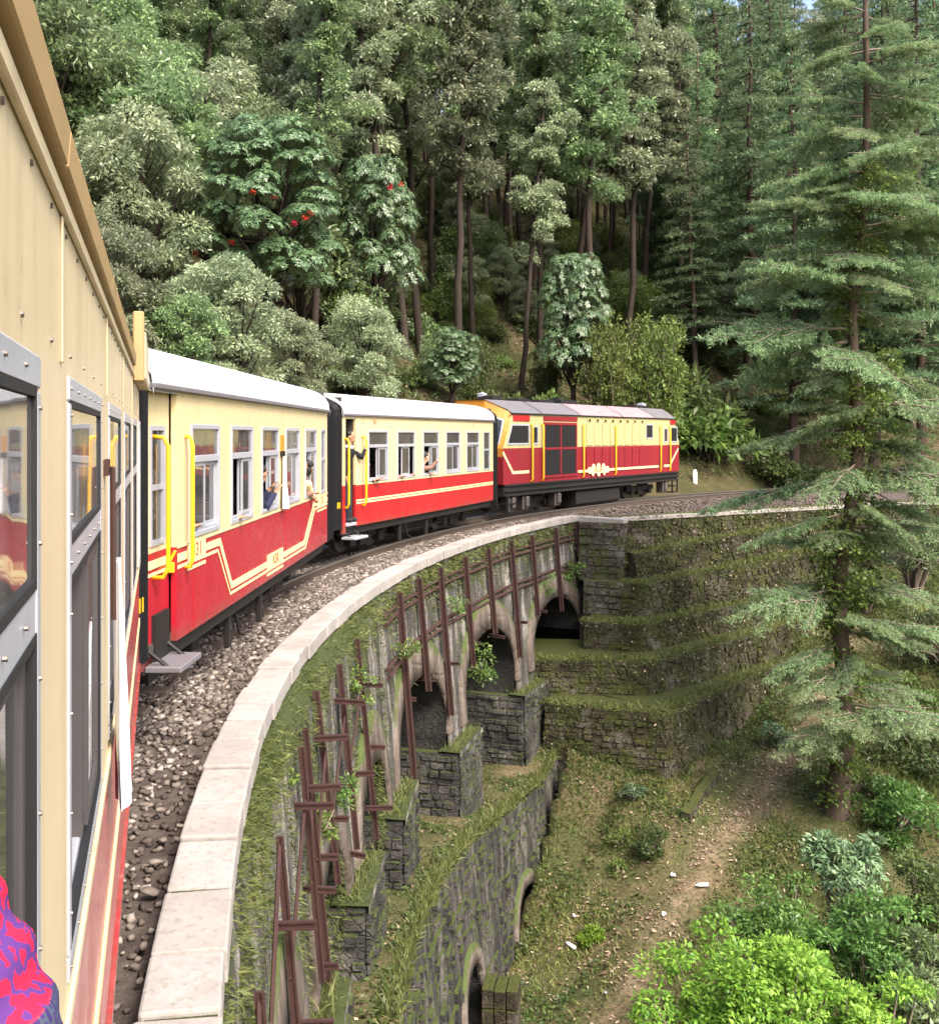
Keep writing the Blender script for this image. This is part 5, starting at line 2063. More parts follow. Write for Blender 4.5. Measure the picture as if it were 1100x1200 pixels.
# bushes at the foot of the slope
for x, d, top, kind, lf_, lab in (
        (708, 41.5, 388, 'sparse', 'bush_y', 'yellowish twiggy shrub behind the middle of the locomotive roof'), (765, 42.5, 392, 'sparse', 'bush_y', 'lime-yellow feathery shrub behind the front of the locomotive'),
        (832, 44.5, 425, 'bush', 'fresh', 'bright green bush right of the lime-yellow shrub'), (800, 46, 380, 'bush', 'bush', 'green bush above the lime-yellow shrub'),
        (485, 36, 415, 'bush', 'bush', 'dark bush above the roof of the third carriage'), (610, 38.5, 445, 'bush', 'bush', 'low dark bush over the rear of the locomotive'),
        (650, 40, 440, 'bush', 'fresh', 'small light green bush peeping over the locomotive roof'), (560, 38, 430, 'bush', 'bush', 'dark bush just above the exhaust smoke end of the locomotive'),
        (860, 46.5, 490, 'bush', 'bush', 'dark bush in front of the pine right of the locomotive'), (900, 45, 510, 'bush', 'bush', 'dark green bush beside the track past the locomotive'), (945, 45, 520, 'bush', 'bush', 'dark bush beyond the track behind the cedar branches'),
        (455, 35, 428, 'bush', 'bush', 'round blue-grey bush over the third carriage door')):
    kw = dict(label=lab, cat='shrub', leaf=lf_, group='shrubs along the foot of the hillside')
    if kind == 'sparse': kw['wx'] = .72
    hero(kind, x, None, d, top, **kw)

# the rest of the wood
nf = {'oak_tall': 0}
LAB = {'oak_tall': ('leafy oak among many on the wooded slope', G_OAK), 'oak_high': ('oak with bare lower trunk among many on the wooded slope', G_OAK), 'oak_round': ('round grey-green oak among many on the wooded slope', G_OAK),
       'pine': ('pine among the oaks high on the wooded slope', 'pines of the forested hillside'), 'pine_high': ('pine with bare lower trunk among many on the wooded slope', 'pines of the forested hillside')}
for x in list(range(425, 810, 32)):
    p = ground_hit(x + rng.uniform(-12, 12), rng.uniform(215, 325), hill_z, 20)
    if any((p[0] - a) ** 2 + (p[1] - b) ** 2 < 3.0 for a, b, e in taken): continue
    taken.append((p[0], p[1], 1.0))
    plant('oak_high', p, rng.uniform(.7, 1.0), 'oak with bare lower trunk in the open wood above the locomotive', group=G_OAK, leaf=str(rng.choice(['oak', 'oak2'])))
for x in (985, 1010, 1040, 1065, 1090):
    d = rng.uniform(58, 70); X = (x - 550) / F * d
    plant('pine', (X, d, float(hill_z(X, d))), rng.uniform(1.2, 1.5), 'tall pine close behind the crown of the big cedar', group='pines of the forested hillside'); taken.append((X, d, 1.0))
for x in range(690, 1180, 22):
    d = rng.uniform(74, 98)
    X = (x - 550) / F * d
    plant('pine', (X, d, float(hill_z(X, d))), rng.uniform(.9, 1.35), 'far pine on the skyline at the top edge behind the big cedar', group='pines of the forested hillside')
    taken.append((X, d, 1.0))
tries = 0
placed = 0
while tries < 6000 and placed < 330:
    tries += 1
    d = 30 + 85 * rng.uniform() ** .85
    x = rng.uniform(-60, 1160)
    X = (x - 550) / F * d
    ph_, r_ = polar(X, d)
    q = r_ - 42.3
    if q < 4: continue
    z = float(hill_z(X, d))
    ybase = 510 - (z - CAMZ) / d * F
    if ybase < -60: continue
    sp = 1.55 + .009 * d
    if any((X - a) ** 2 + (d - b) ** 2 < (sp + e * .3) ** 2 for a, b, e in taken): continue
    if x < 330: kind = 'oak_round' if (q < 16 or rng.uniform() < .3) else 'oak_tall'
    elif x < 800:
        if ybase > 255: 
            if rng.uniform() < .15: continue
            kind = 'oak_high'
        else: kind = rng.choice(['oak_tall', 'oak_tall', 'oak_high', 'pine', 'pine_high'])
    else: kind = rng.choice(['pine', 'pine', 'pine_high', 'oak_tall'])
    kind = str(kind)
    s = rng.uniform(.75, 1.2) * (1.15 if kind == 'oak_round' and q > 8 else 1)
    taken.append((X, d, 1.0)); placed += 1
    lab, grp = LAB[kind]
    zx = 'above the near carriage' if x < 165 else 'above the second carriage' if x < 380 else 'above the third carriage' if x < 575 else 'above the locomotive' if x < 800 else 'behind the big cedar'
    zy = 'low on the slope' if ybase > 300 else 'halfway up the slope' if ybase > 150 else 'high near the ridge'
    lab = {'oak_tall': 'leafy oak', 'oak_high': 'oak with bare lower trunk', 'oak_round': 'round grey-green oak', 'pine': 'feathery pine', 'pine_high': 'pine with bare lower trunk'}[kind] + ' ' + zy + ' ' + zx
    plant(kind, (X, d, z), s, lab, group=grp, leaf=('oak2' if rng.uniform() < .5 else 'oak') if kind.startswith('oak') else None)
nb_ = 0
for _ in range(2500):
    if nb_ > 130: break
    d = 33 + 45 * rng.uniform()
    x = rng.uniform(380, 1120); X = (x - 550) / F * d
    ph_, r_ = polar(X, d)
    if r_ - 42.3 < 1.0 or r_ - 42.3 > 26: continue
    if any((X - a) ** 2 + (d - b) ** 2 < (.9 * e) ** 2 for a, b, e in taken): continue
    taken.append((X, d, .8)); nb_ += 1
    k = str(rng.choice(['bush', 'bush', 'sparse']))
    plant(k, (X, d, float(hill_z(X, d))), rng.uniform(.7, 1.7), ('yellowish twiggy' if k == 'sparse' else 'leafy') + ' undergrowth shrub under the trees ' + ('above the third carriage' if x < 575 else 'above the locomotive' if x < 800 else 'behind the big cedar'), 'shrub', 'undergrowth shrubs on the hillside', leaf=str(rng.choice(['bush', 'bush', 'bush_y', 'oak'])))

for i_ in range(70):                      # brush that hides the open ground between the trunks
    p = ground_hit(rng.uniform(400, 800), rng.uniform(215, 400), hill_z, 20)
    k = str(rng.choice(['bush', 'sparse', 'oak_round']))
    plant(k, p, rng.uniform(1.0, 2.0) if k != 'oak_round' else rng.uniform(.28, .5), {'bush': 'leafy', 'sparse': 'yellowish twiggy', 'oak_round': 'grey-green sapling-like'}[k] + ' brush on the open ground between the trunks above the trains', 'shrub', 'undergrowth shrubs on the hillside', name='shrub', leaf={'bush': str(rng.choice(['bush', 'oak'])), 'sparse': 'bush_y', 'oak_round': 'oak2'}[k])

# leaf litter and low plants of the forest floor
def stuff(name, V, Fq, T, mat, midx=None):
    o = finish(name, np_mesh(name, V, Fq, T), mat)
    return tag(o, kind='stuff')


n = 70000
d = 30 + 55 * rng.uniform(0, 1, n) ** .9; X = (rng.uniform(350, 1130, n) - 550) / F * d
ph_, r_ = polar(X, d); k = (r_ > 42.7) & (r_ < 78); X, d = X[k], d[k]; n = len(X)
P = np.stack([X, d, hill_z(X, d) + .03], -1)
D = rng.normal(0, 1, (n, 3)); D[:, 2] = np.abs(D[:, 2]) * .8 + .1
V, Fq = leaves(P, D, rng.normal(0, .5, (n, 3)) + (0, 0, 1), rng.uniform(.12, .38, n), rng.uniform(.03, .09, n), .1, .2)
stuff('undergrowth', V, Fq, rng.uniform(0, 1, n), M['bush'])
n = 15000
d = 30 + 50 * rng.uniform(0, 1, n); X = (rng.uniform(350, 1130, n) - 550) / F * d
ph_, r_ = polar(X, d); k = (r_ > 42.7) & (r_ < 75); X, d = X[k], d[k]; n = len(X)
V, Fq = leaves(np.stack([X, d, hill_z(X, d) + .04], -1), rng.normal(0, 1, (n, 3)) * (1, 1, .25), rng.normal(0, .3, (n, 3)) + (0, 0, 1), .16, .08)
stuff('leaf_litter', V, Fq, rng.uniform(0, 1, n) ** 2, M['litter'])

# ---------------------------------------------------------------- gully: grass, litter, low plants
def gully_pts(n, x0=-1, x1=18, y0=14.5, y1=36.5):
    X = rng.uniform(x0, x1, n); Y = rng.uniform(y0, y1, n)
    ph_, r_ = polar(X, Y)
    lim = np.where(ph_ < 22, 37.0, np.where(ph_ < 29, 37.6, r_in(ph_) - .3))
    k = (r_ < lim) & (np.abs((X) / Y) < .6)
    X, Y = X[k], Y[k]
    return X, Y, gully_z(X, Y)


def fbm(X, Y, s, o=0.0):
    return (np.sin(X * s + o) * np.sin(Y * s * 1.13 + 2 * o) + .6 * np.sin(X * s * 2.3 + 1.7 + o) * np.sin(Y * s * 2.1 - o) + .4 * np.sin(X * s * 4.9 - Y * s * 3.7 + o)) / 2 + .5


X, Y, Z = gully_pts(320000)
pd = path_dist(X, Y)
g = fbm(X, Y, 1.1, .7)
k = rng.uniform(0, 1, len(X)) < np.clip((g - .25) * 1.2, .03, 1) * np.clip((pd - .25) * 2.2, .10, 1)
X, Y, Z = X[k], Y[k], Z[k]; n = len(X)
D = rng.normal(0, .5, (n, 3)); D[:, 2] = rng.uniform(.5, 1.1, n)
V, Fq = leaves(np.stack([X, Y, Z - .01], -1), D, rng.normal(0, 1, (n, 3)), rng.uniform(.07, .20, n), rng.uniform(.013, .028, n), 0, .25)
stuff('grass', V, Fq, np.clip(fbm(X, Y, .8, 3) + rng.normal(0, .25, n), 0, 1), M['grass'])
X, Y, Z = gully_pts(170000)
g = fbm(X, Y, 1.6, 2.2)
k = rng.uniform(0, 1, len(X)) < np.clip((g - .35) * 2, .02, 1) * np.clip((path_dist(X, Y) - .3) * 2.0, .06, 1)
X, Y, Z = X[k], Y[k], Z[k]; n = len(X)
D = rng.normal(0, 1, (n, 3)); D[:, 2] = np.abs(D[:, 2]) * .4
V, Fq = leaves(np.stack([X, Y, Z + rng.uniform(.02, .14, n)], -1), D, rng.normal(0, .35, (n, 3)) + (0, 0, 1), rng.uniform(.05, .11, n), rng.uniform(.03, .06, n), .1, .1)
stuff('ground_cover', V, Fq, rng.uniform(0, 1, n), M['bush'])
X, Y, Z = gully_pts(90000)
k = rng.uniform(0, 1, len(X)) < np.clip(1.1 - path_dist(X, Y) * .28, .22, 1) * np.clip(fbm(X, Y, 1.3, 5) * fbm(X, Y, 4.1, 2) * 2.2, .05, 1)
X, Y, Z = X[k], Y[k], Z[k]; n = len(X)
V, Fq = leaves(np.stack([X, Y, Z + .025], -1), rng.normal(0, 1, (n, 3)) * (1, 1, .3), rng.normal(0, .4, (n, 3)) + (0, 0, 1), rng.uniform(.05, .12, n), rng.uniform(.025, .05, n), .2, .1)
stuff('fallen_leaves', V, Fq, rng.uniform(0, 1, n) ** 1.3, M['litter'])
# bits of rubbish
for i, (x, y, s, nm, lab) in enumerate(((668, 1113, .11, 'plastic_bottle', 'empty clear plastic bottle lying left of the small bright bush'), (823, 1042, .10, 'plastic_bottle', 'pale blue plastic bottle on the path near the green bushes'), (788, 1030, .08, 'paper_scrap', 'crumpled white paper beside the dark shrub on the slope'),
                                         (778, 1076, .08, 'paper_scrap', 'pale green scrap of paper on the slope below the dark shrub'), (710, 1168, .07, 'paper_scrap', 'white paper scrap on the path at the bottom of the picture'), (672, 1078, .06, 'paper_scrap', 'reddish white scrap on the grass left of the small bright bush'))):
    p = ground_hit(x, y, gully_z, 12, 40)
    mb = MB()
    if nm == 'plastic_bottle':
        mb.tube([(-.12, 0, .04), (-.115, 0, .04), (.05, 0, .045), (.09, 0, .045), (.115, 0, .045), (.14, 0, .045)], [.02, .036, .036, .03, .014, .014], 10)
    else:
        G = np.zeros((4, 4, 3))
        for a in range(4):
            for b in range(4): G[a, b] = ((a - 1.5) * s * .32, (b - 1.5) * s * .30, .04 + rng.uniform(-.03, .04))
        add_grid(mb, G); G[..., 2] -= .004; add_grid(mb, G, flip=True)
    o = mb.build(nm, M['scrap'], smooth=True); o.location = Vector(p) + Vector((0, 0, .03)); o.rotation_euler = (.2, 0, rng.uniform(0, 6))
    tag(o, lab, 'bottle' if 'bottle' in nm else 'paper scrap')

# ---------------------------------------------------------------- plants on the masonry
P, D, N, L, W, T = [], [], [], [], [], []
n = 34000                                       # strip of grass below the coping
pp = rng.uniform(-14, 27.5, n); z = -.08 - np.abs(rng.normal(0, .26, n)) - (rng.uniform(0, 1, n) < .12) * rng.uniform(0, 1.2, n)
g = np.sin(pp * 2.1) * .5 + np.sin(pp * 5.3 + 1) * .3 + np.sin(pp * 11.7) * .2
k = rng.uniform(-.9, 1.1, n) < g + .25 + .35 * (pp < 6)
pp, z = pp[k], z[k]; n = len(pp)
inn = polv(pp, 37.0, 0 * pp) - polv(pp, 38.0, 0 * pp)
P.append(polv(pp, face_r(z) + .02, z)); D.append(inn * rng.uniform(.1, .8, (n, 1)) + rng.normal(0, .35, (n, 3)) + (0, 0, -.15))
N.append(rng.normal(0, 1, (n, 3))); ks = np.interp(pp, [3, 10], [.45, 1.0]); L.append(rng.uniform(.04, .15, n) * (.4 + .6 * ks)); W.append(np.where(rng.uniform(0, 1, n) < .3, rng.uniform(.02, .04, n), rng.uniform(.006, .015, n)) * ks); T.append(np.clip(rng.normal(.45, .3, n), 0, 1))
n = 52000                                      # near part: short grass and weeds on the face
pp = rng.uniform(-14, 7, n); z = -rng.uniform(0, 1, n) ** 1.4 * 2.9 - .1
k = (np.sin(pp * 3.3 + z * 1.4) + np.sin(pp * 1.3 - z * 2.2 + 1) + .8 * np.sin(pp * 9 + z * 6) > .35)
pp, z = pp[k], z[k]; n = len(pp)
inn = polv(pp, 37.0, 0 * pp) - polv(pp, 38.0, 0 * pp)
P.append(polv(pp, face_r(z) + .02, z)); D.append(inn * rng.uniform(.1, .8, (n, 1)) + rng.normal(0, .4, (n, 3)) + (0, 0, -.2))
N.append(rng.normal(0, 1, (n, 3))); L.append(rng.uniform(.03, .12, n)); W.append(np.where(rng.uniform(0, 1, n) < .35, rng.uniform(.009, .017, n), rng.uniform(.003, .008, n))); T.append(np.clip(rng.normal(.3, .28, n), 0, 1))
for (a, b, zt, zb) in PIERS:                    # tufts on the pier bases
    n = 420
    pp = rng.uniform(a - .25, b + .25, n); r0 = face_r(zt) - .2
    r = r0 + np.abs(rng.normal(0, .22, n))
    P.append(polv(pp, r, np.full(n, zt + .02))); D.append(rng.normal(0, .45, (n, 3)) + (0, 0, .8)); N.append(rng.normal(0, 1, (n, 3)))
    L.append(rng.uniform(.05, .22, n)); W.append(rng.uniform(.005, .014, n)); T.append(np.clip(rng.normal(.65, .25, n), 0, 1))
n = 26000                                      # the ledge and the top edge of the lower wall
pp = rng.uniform(-12, 27, n); r = 37.25 + np.where(rng.uniform(0, 1, n) < .5, np.abs(rng.normal(0, .12, n)), rng.uniform(0, 2.6, n))
k = (np.sin(pp * 2.7 + r * 3) + np.sin(pp * 6.1 - r * 5) > -.4) | (r < 37.5)
pp, r = pp[k], r[k]; n = len(pp)
P.append(polv(pp, r, ledge_top(pp) + .10)); D.append(rng.normal(0, .5, (n, 3)) + (0, 0, .7)); N.append(rng.normal(0, 1, (n, 3)))
L.append(rng.uniform(.06, .2, n)); W.append(rng.uniform(.008, .018, n)); T.append(np.clip(rng.normal(.5, .3, n), 0, 1))
for Pt, Nn, back in terr_tops:                  # edges of the terraces
    m = len(Pt)
    n = 170 * m if back > .6 else 30 * m
    i = rng.integers(0, m, n); u = np.abs(rng.normal(0, .20, n)) * (1 if back > .6 else .3) - .05
    q = Pt[i] - Nn[i] * u[:, None] + rng.normal(0, .08, (n, 3)) * (1, 1, 0)
    q[:, 2] = Pt[i][:, 2] + .03
    k = rng.uniform(0, 1, n) < .12 + .9 * np.clip(fbm(q[:, 0], q[:, 1], 2.6, 3) - .1, 0, 1)
    q, nn = q[k], Nn[i][k]; n = len(q)
    P.append(q); D.append(nn * rng.uniform(-.1, .6, (n, 1)) + rng.normal(0, .4, (n, 3)) + (0, 0, .45)); N.append(rng.normal(0, 1, (n, 3)))
    L.append(rng.uniform(.04, .17, n)); W.append(rng.uniform(.010, .030, n)); T.append(np.clip(rng.normal(.5, .3, n), 0, 1))
cat_ = [np.concatenate(a) for a in (P, D, N, L, W, T)]
V, Fq = leaves(*cat_[:5], 0, .35)
stuff('wall_grass', V, Fq, cat_[5], M['wallgrass'])
# moss and creeping leaves over the terrace faces
P, D, N, T = [], [], [], []
for G_, Nn, lab in terr_faces:
    m, nv = G_.shape[:2]
    n = 310 * m
    i = rng.integers(0, m - 1, n); k = rng.uniform(0, nv - 1.01, n); k0 = k.astype(int); f = (k - k0)[:, None]; fi = rng.uniform(0, 1, (n, 1))
    q = (G_[i, k0] * (1 - f) + G_[i, k0 + 1] * f) * (1 - fi) + (G_[i + 1, k0] * (1 - f) + G_[i + 1, k0 + 1] * f) * fi
    keep = rng.uniform(0, 1, n) < np.clip(fbm(q[:, 0] + q[:, 2] * .7, q[:, 1] - q[:, 2], 1.9, 1) * 1.3 - .1 + .25 * (k < 1.5), .08, 1)
    q, nn = q[keep], Nn[i][keep]
    P.append(q + nn * rng.uniform(.0, .07, (len(q), 1))); D.append(rng.normal(0, .6, (len(q), 3)) + (0, 0, -.5) + nn * .4); N.append(nn + rng.normal(0, .5, q.shape))
P, D, N = map(np.concatenate, (P, D, N)); n = len(P)
V, Fq = leaves(P, D, N, rng.uniform(.03, .075, n), rng.uniform(.018, .04, n), .2, .1)
stuff('creeping_moss', V, Fq, np.clip(fbm(P[:, 0], P[:, 1] + P[:, 2], 1.3, 4) * .8 + rng.normal(0, .2, n), 0, 1), M['mossleaf'])
n = 1000
i = rng.integers(0, len(P), n)
V, Fq = leaves(P[i] + N[i] * .03, D[i], N[i], rng.uniform(.04, .08, n), rng.uniform(.03, .05, n), .2, .1)
stuff('fallen_leaves', V, Fq, rng.uniform(.5, 1, n), M['litter'])

n = 44000
pp = rng.uniform(-8, 27, n); r = rng.uniform(37.3, 39.9, n)
P = polv(pp, r, ledge_top(pp) + .12 + rng.uniform(0, .05, n))
k = (np.sin(pp * 2.1 + r * 2) + np.sin(pp * 5.1 - r * 4) > -.7)
P = P[k]; n = len(P)
V, Fq = leaves(P[: n // 2], rng.normal(0, 1, (n // 2, 3)) * (1, 1, .4) + (0, 0, .2), rng.normal(0, .4, (n // 2, 3)) + (0, 0, 1), rng.uniform(.05, .11, n // 2), rng.uniform(.025, .05, n // 2), .15, .1)
stuff('ground_cover', V, Fq, rng.uniform(0, 1, n // 2), M['bush'])
h_ = n - n // 2
V, Fq = leaves(P[n // 2:] - (0, 0, .03), rng.normal(0, 1, (h_, 3)) * (1, 1, .3), rng.normal(0, .4, (h_, 3)) + (0, 0, 1), rng.uniform(.05, .1, h_), rng.uniform(.025, .045, h_), .2, .1)
stuff('fallen_leaves', V, Fq, rng.uniform(0, 1, h_) ** 1.5, M['litter'])
# leafy plants rooted in the wall
for x, y, r, s, lf_, lab in ((560, 782, 37.9, .34, 'fresh', 'leafy sapling growing from the wall at the middle arch'), (402, 922, 37.85, .15, 'fresh', 'small glossy-leaved plant sprouting from the wall above a dark pier'), (380, 970, 37.9, .13, 'bush_y', 'yellow-green fern tuft on the near pier edge'),
                            (672, 668, 38.0, .3, 'fresh', 'leafy tuft on the wall above the far arch'), (535, 712, 38.0, .22, 'ivy', 'small leafy tuft between the rusty rails above the second arch'), (415, 800, 38.0, .16, 'ivy', 'leafy tuft on the stained wall left of the third arch'),
                            (330, 905, 38.1, .13, 'ivy', 'ivy tuft at the top of the near rusty posts'), (395, 1135, 37.5, .2, 'bush_y', 'yellow-green weed on the ledge at the bottom of the picture'), (476, 760, 38.0, .2, 'ivy', 'ivy tuft beside the long rusty post at the third arch'), (645, 690, 38.0, .18, 'ivy', 'ivy tuft at the left shoulder of the far arch')):
    q = phi_at(x, r)
    if not q: continue
    p = px(x, y, q[1])
    lf = Leafage()
    for _ in range(7):
        lf.clump(rng.normal(0, s * .45, 3) * (1, 1, 1.1), s * .42, 46, .10 if s > .25 else .05, .045 if s > .25 else .026, .2)
    root = thing('wall_plant', lab, 'plant', tuple(p), 0, 'plants rooted in the viaduct wall')
    finish('leaves', lf.mesh('leaves'), M[lf_], root)
    mb = MB()
    inn = unit(pol(q[0], 38.6, 0) - pol(q[0], 38, 0))
    for _ in range(4): mb.tube([inn * .4, rng.normal(0, s * .2, 3), rng.normal(0, s * .5, 3)], .006, 5)
    mb.build('stem', M['twig'], root)

# ---------------------------------------------------------------- shrubs in the gully
def big_shrub(name, x, y, d, w, h, leaf, label, L=.085, Wd=.04, ncl=30, per=120, cat='shrub', foot=None, tone=None, ragged=False):
    c = px(x, y, d)
    if w < .6:
        c = ground_hit(x, y, gully_z, 12, 40) + (0, 0, h * .5)
    g = float(gully_z(c[0], c[1]))
    lf = Leafage(); tr = []
    for i in range(ncl):
        dr = rand_unit(1)[0]
        dr[2] = dr[2] * .9 + .12
        q = dr * (w, w, h) * (rng.uniform(.3, .9) if not ragged else rng.uniform(.3, 1.2))
        if ragged: q[2] = q[2] * .75 + .3 * math.sin(q[0] * 2.6) * math.cos(q[1] * 2.2)
        r = (rng.uniform(.16, .36) if not ragged else rng.uniform(.14, .29)) * w
        lf.clump(q, (r, r, r * .6), per, L, Wd, .25, .8, tone=tone)
        tr.append(([(0, 0, g - c[2] - .2), q * .4 + (0, 0, (g - c[2]) * .35), q], [.05, .03, .01]))
    root = thing(name, label, cat, (c[0], c[1], g))
    o = finish('crown', lf.mesh('crown'), M[leaf], root); o.location = (0, 0, c[2] - g)
    o = finish('stem', tubes_mesh('stem', tr, 5), M['twig'], root); o.location = (0, 0, c[2] - g)
    return root


big_shrub('leafy_tree', 885, 1190, 13.6, 1.35, .95, 'lime', 'bright lime-green leafy treetop at the bottom edge of the picture', .078, .044, 84, 190, 'tree', ragged=True)
big_shrub('leafy_tree', 1010, 1225, 13.2, .9, .7, 'lime', 'lime-green treetop in the bottom right corner beside the larger lime one', .078, .044, 46, 170, 'tree', ragged=True)
big_shrub('shrub', 905, 1072, 16.2, .95, .72, 'fresh', 'bright green bush beside the path above the lime treetop', .085, .04, 34, 150)
big_shrub('shrub', 990, 1016, 17.2, .75, .62, 'rhodo', 'grey-green glossy shrub near the foot of the cedar', .13, .045, 26, 120, tone=.75)
big_shrub('shrub', 1020, 1105, 15.4, 1.0, .8, 'fresh', 'mid-green arching bush right of the bright green bush', .09, .04, 36, 140, tone=.35)
big_shrub('shrub', 1075, 1165, 14.6, .8, .8, 'oak', 'dull grey-green shrub in the bottom right corner', .12, .045, 24, 130)
big_shrub('shrub', 1075, 900, 24, 1.5, 1.5, 'bush', 'dark green thicket right of the cedar trunk', .12, .055, 40, 170, tone=.25)
big_shrub('shrub', 1050, 960, 21.5, 1.1, .8, 'fresh', 'green undergrowth bush in the hollow right of the cedar foot', .11, .05, 28, 120, tone=.15)
big_shrub('shrub', 1110, 760, 27, 1.7, 1.3, 'bush', 'leafy bush on the far slope at the right edge', .12, .05, 36, 150)
big_shrub('shrub', 1070, 645, 31, 1.3, 1.0, 'oak', 'blue-grey bush at the right below the track', .13, .05, 30, 150)
big_shrub('shrub', 1015, 690, 30, .9, .7, 'bush', 'green bush behind the middle of the cedar trunk', .12, .05, 22, 130)
big_shrub('shrub', 1030, 800, 26.5, 1.0, .6, 'bush_y', 'yellow-green low bush on the slope right of the cedar trunk', .11, .045, 24, 120, tone=.3)
big_shrub('shrub', 1085, 1060, 17.5, .95, .8, 'bush', 'green bush at the right edge beside the grey-green glossy shrub', .10, .045, 30, 130, tone=.6)
big_shrub('shrub', 950, 1130, 15.6, .7, .6, 'fresh', 'small leafy bush between the lime treetop and the bright green bush', .085, .04, 24, 120, tone=.6)
big_shrub('shrub', 1000, 925, 21.8, .55, .3, 'bush_y', 'pale yellowish low plant at the foot of the cedar', .09, .03, 14, 80)
big_shrub('shrub', 1095, 840, 25.5, 1.2, .9, 'fresh', 'green bush at the right edge below the leafy far slope', .11, .05, 30, 140, tone=.3)
big_shrub('shrub', 692, 1106, 18.0, .27, .26, 'lime', 'small round bright green bush alone on the grassy slope', .06, .028, 20, 110, tone=.15)
big_shrub('shrub', 762, 1000, 20.2, .50, .36, 'bush', 'dark twiggy shrub in the middle of the grassy slope', .07, .03, 20, 90, tone=.1)
big_shrub('shrub', 728, 990, 20.0, .36, .24, 'bush_y', 'yellow-green feathery plant beside the dark twiggy shrub', .10, .02, 12, 60)
big_shrub('shrub', 722, 1022, 19.6, .25, .18, 'bush_y', 'small yellow-green plant below the dark twiggy shrub', .09, .02, 8, 50)
big_shrub('shrub', 915, 872, 24.3, .42, .40, 'rhodo', 'small dark bluish shrub between the path and the lowest terrace wall', .07, .03, 16, 80, tone=.15)
big_shrub('shrub', 742, 935, 22.3, .30, .22, 'rhodo', 'low dark plant at the corner foot of the terrace walls', .07, .03, 10, 70, tone=.2)

# ---------------------------------------------------------------- the big cedar
BR = []
for i in range(7):
    ln = 2.7
    lf = [[], [], [], [], [], []]
    r = needle_spray((0, 0, 0), (ln, 0, .15), .75, 190, .09, .021, droop=.10)
    for k in range(6): lf[k].append(r[k])
    tubes = [([(0, 0, 0), (ln * .5, 0, .05), (ln, 0, .15 - .1 * ln)], [.034, .02, .006])]
    for b, e in r[6]:
        tubes.append(([b, e], [.009, .003]))
    # side limbs of their own
    for sgn in (-1, 1):
        for f in (.28, .5):
            b = np.array((ln * f, 0, .1 - .1 * ln * f * f)); L2_ = ln * rng.uniform(.32, .5)
            e = b + np.array((.75, sgn * .66, rng.uniform(-.14, .05))) * L2_
            r = needle_spray(b, e, .42, 190, .09, .021, droop=.15)
            for k in range(6): lf[k].append(r[k])
            tubes.append(([b, e], [.018, .005]))
            for b2, e2 in r[6]: tubes.append(([b2, e2], [.007, .003]))
    lf = [np.concatenate(a) for a in lf]
    V, Fq = leaves(lf[0], lf[1], lf[2], lf[3], lf[4], 0, 0)
    me = np_mesh('needles', V, Fq, lf[5]); me.materials.append(M['cedar'])
    tw = tubes_mesh('branch', tubes, 5); tw.materials.append(M['twig'])
    BR.append((tw, me))
cb = ground_hit(976, 952, gully_z, 14, 40)
ced = thing('cedar_tree', 'tall foreground cedar with drooping feathery branches standing on the slope beside the path', 'tree', tuple(cb))
top = np.array((1022 - 976, 0, 0)) / F * cb[1] + (0, 0, 19.0)
trunk = [np.array((0, 0, -.4))]
for i in range(1, 16):
    f = i / 15
    trunk.append(np.array((top[0] * (f ** .8) + .11 * math.sin(i * 1.3), .12 * math.cos(i * 1.7), 19.0 * f)))
finish('trunk', tubes_mesh('trunk', [(trunk, [.29, .21, .175] + list(np.linspace(.165, .03, 13)))], 12), M['bark_cedar'], ced)
def trunk_at(z):
    f = min(max(z / 19.0, 0), 1) * 15; i = min(int(f), 14)
    return trunk[i] + (trunk[i + 1] - trunk[i]) * (f - i)
nbr = 0
spots = []
# branches read from the picture: level and side, then filled in all round
for x, y, tx in ((985, 800, 900), (990, 770, 905), (988, 690, 865), (1000, 560, 835), (1003, 600, 880), (1000, 640, 905), (1005, 500, 880), (1004, 430, 865), (1003, 385, 850), (1004, 300, 880), (1005, 250, 888), (1006, 200, 890), (1008, 150, 905), (1010, 120, 910), (1012, 60, 930), (1012, 20, 940), (995, 830, 1080), (1000, 740, 1090), (1004, 620, 1095), (990, 850, 940)):
    z = CAMZ - (y - 510) / F * cb[1] - cb[2]
    spots.append((z, math.pi + rng.normal(0, .3) if tx < x else rng.normal(0, .3), abs(tx - x) / F * cb[1] / 2.35))
for z in np.arange(1.5, 5.0, .22):
    spots.append((z, rng.choice([0.1, 1.5 * math.pi, 1.75 * math.pi, 1.2 * math.pi]) + rng.normal(0, .3), rng.uniform(.45, .85)))
z = 2.2
while z < 18.6:
    for _ in range(1 if z < 5.5 else 3):
        a_ = rng.uniform(0, 6.28)
        k_ = rng.uniform(.55, 1.05) * (1.0 if z < 12 else max(.4, 1.0 - (z - 12) / 12))
        if z < 7 and math.cos(a_) < .2: k_ *= .45
        spots.append((z + rng.uniform(-.2, .2), a_, k_))
    z += .42
for z, a, s in spots:
    tw, me = BR[rng.integers(len(BR))]
    b = trunk_at(z)
    o = bpy.data.objects.new('branch', tw); COL.objects.link(o); o.parent = ced
    o.location = Vector(b); o.scale = (s, s, s)
    o.rotation_euler = (rng.normal(0, .28), rng.uniform(-.18, .34), a)
    o2 = bpy.data.objects.new('needles', me); COL.objects.link(o2); o2.parent = o
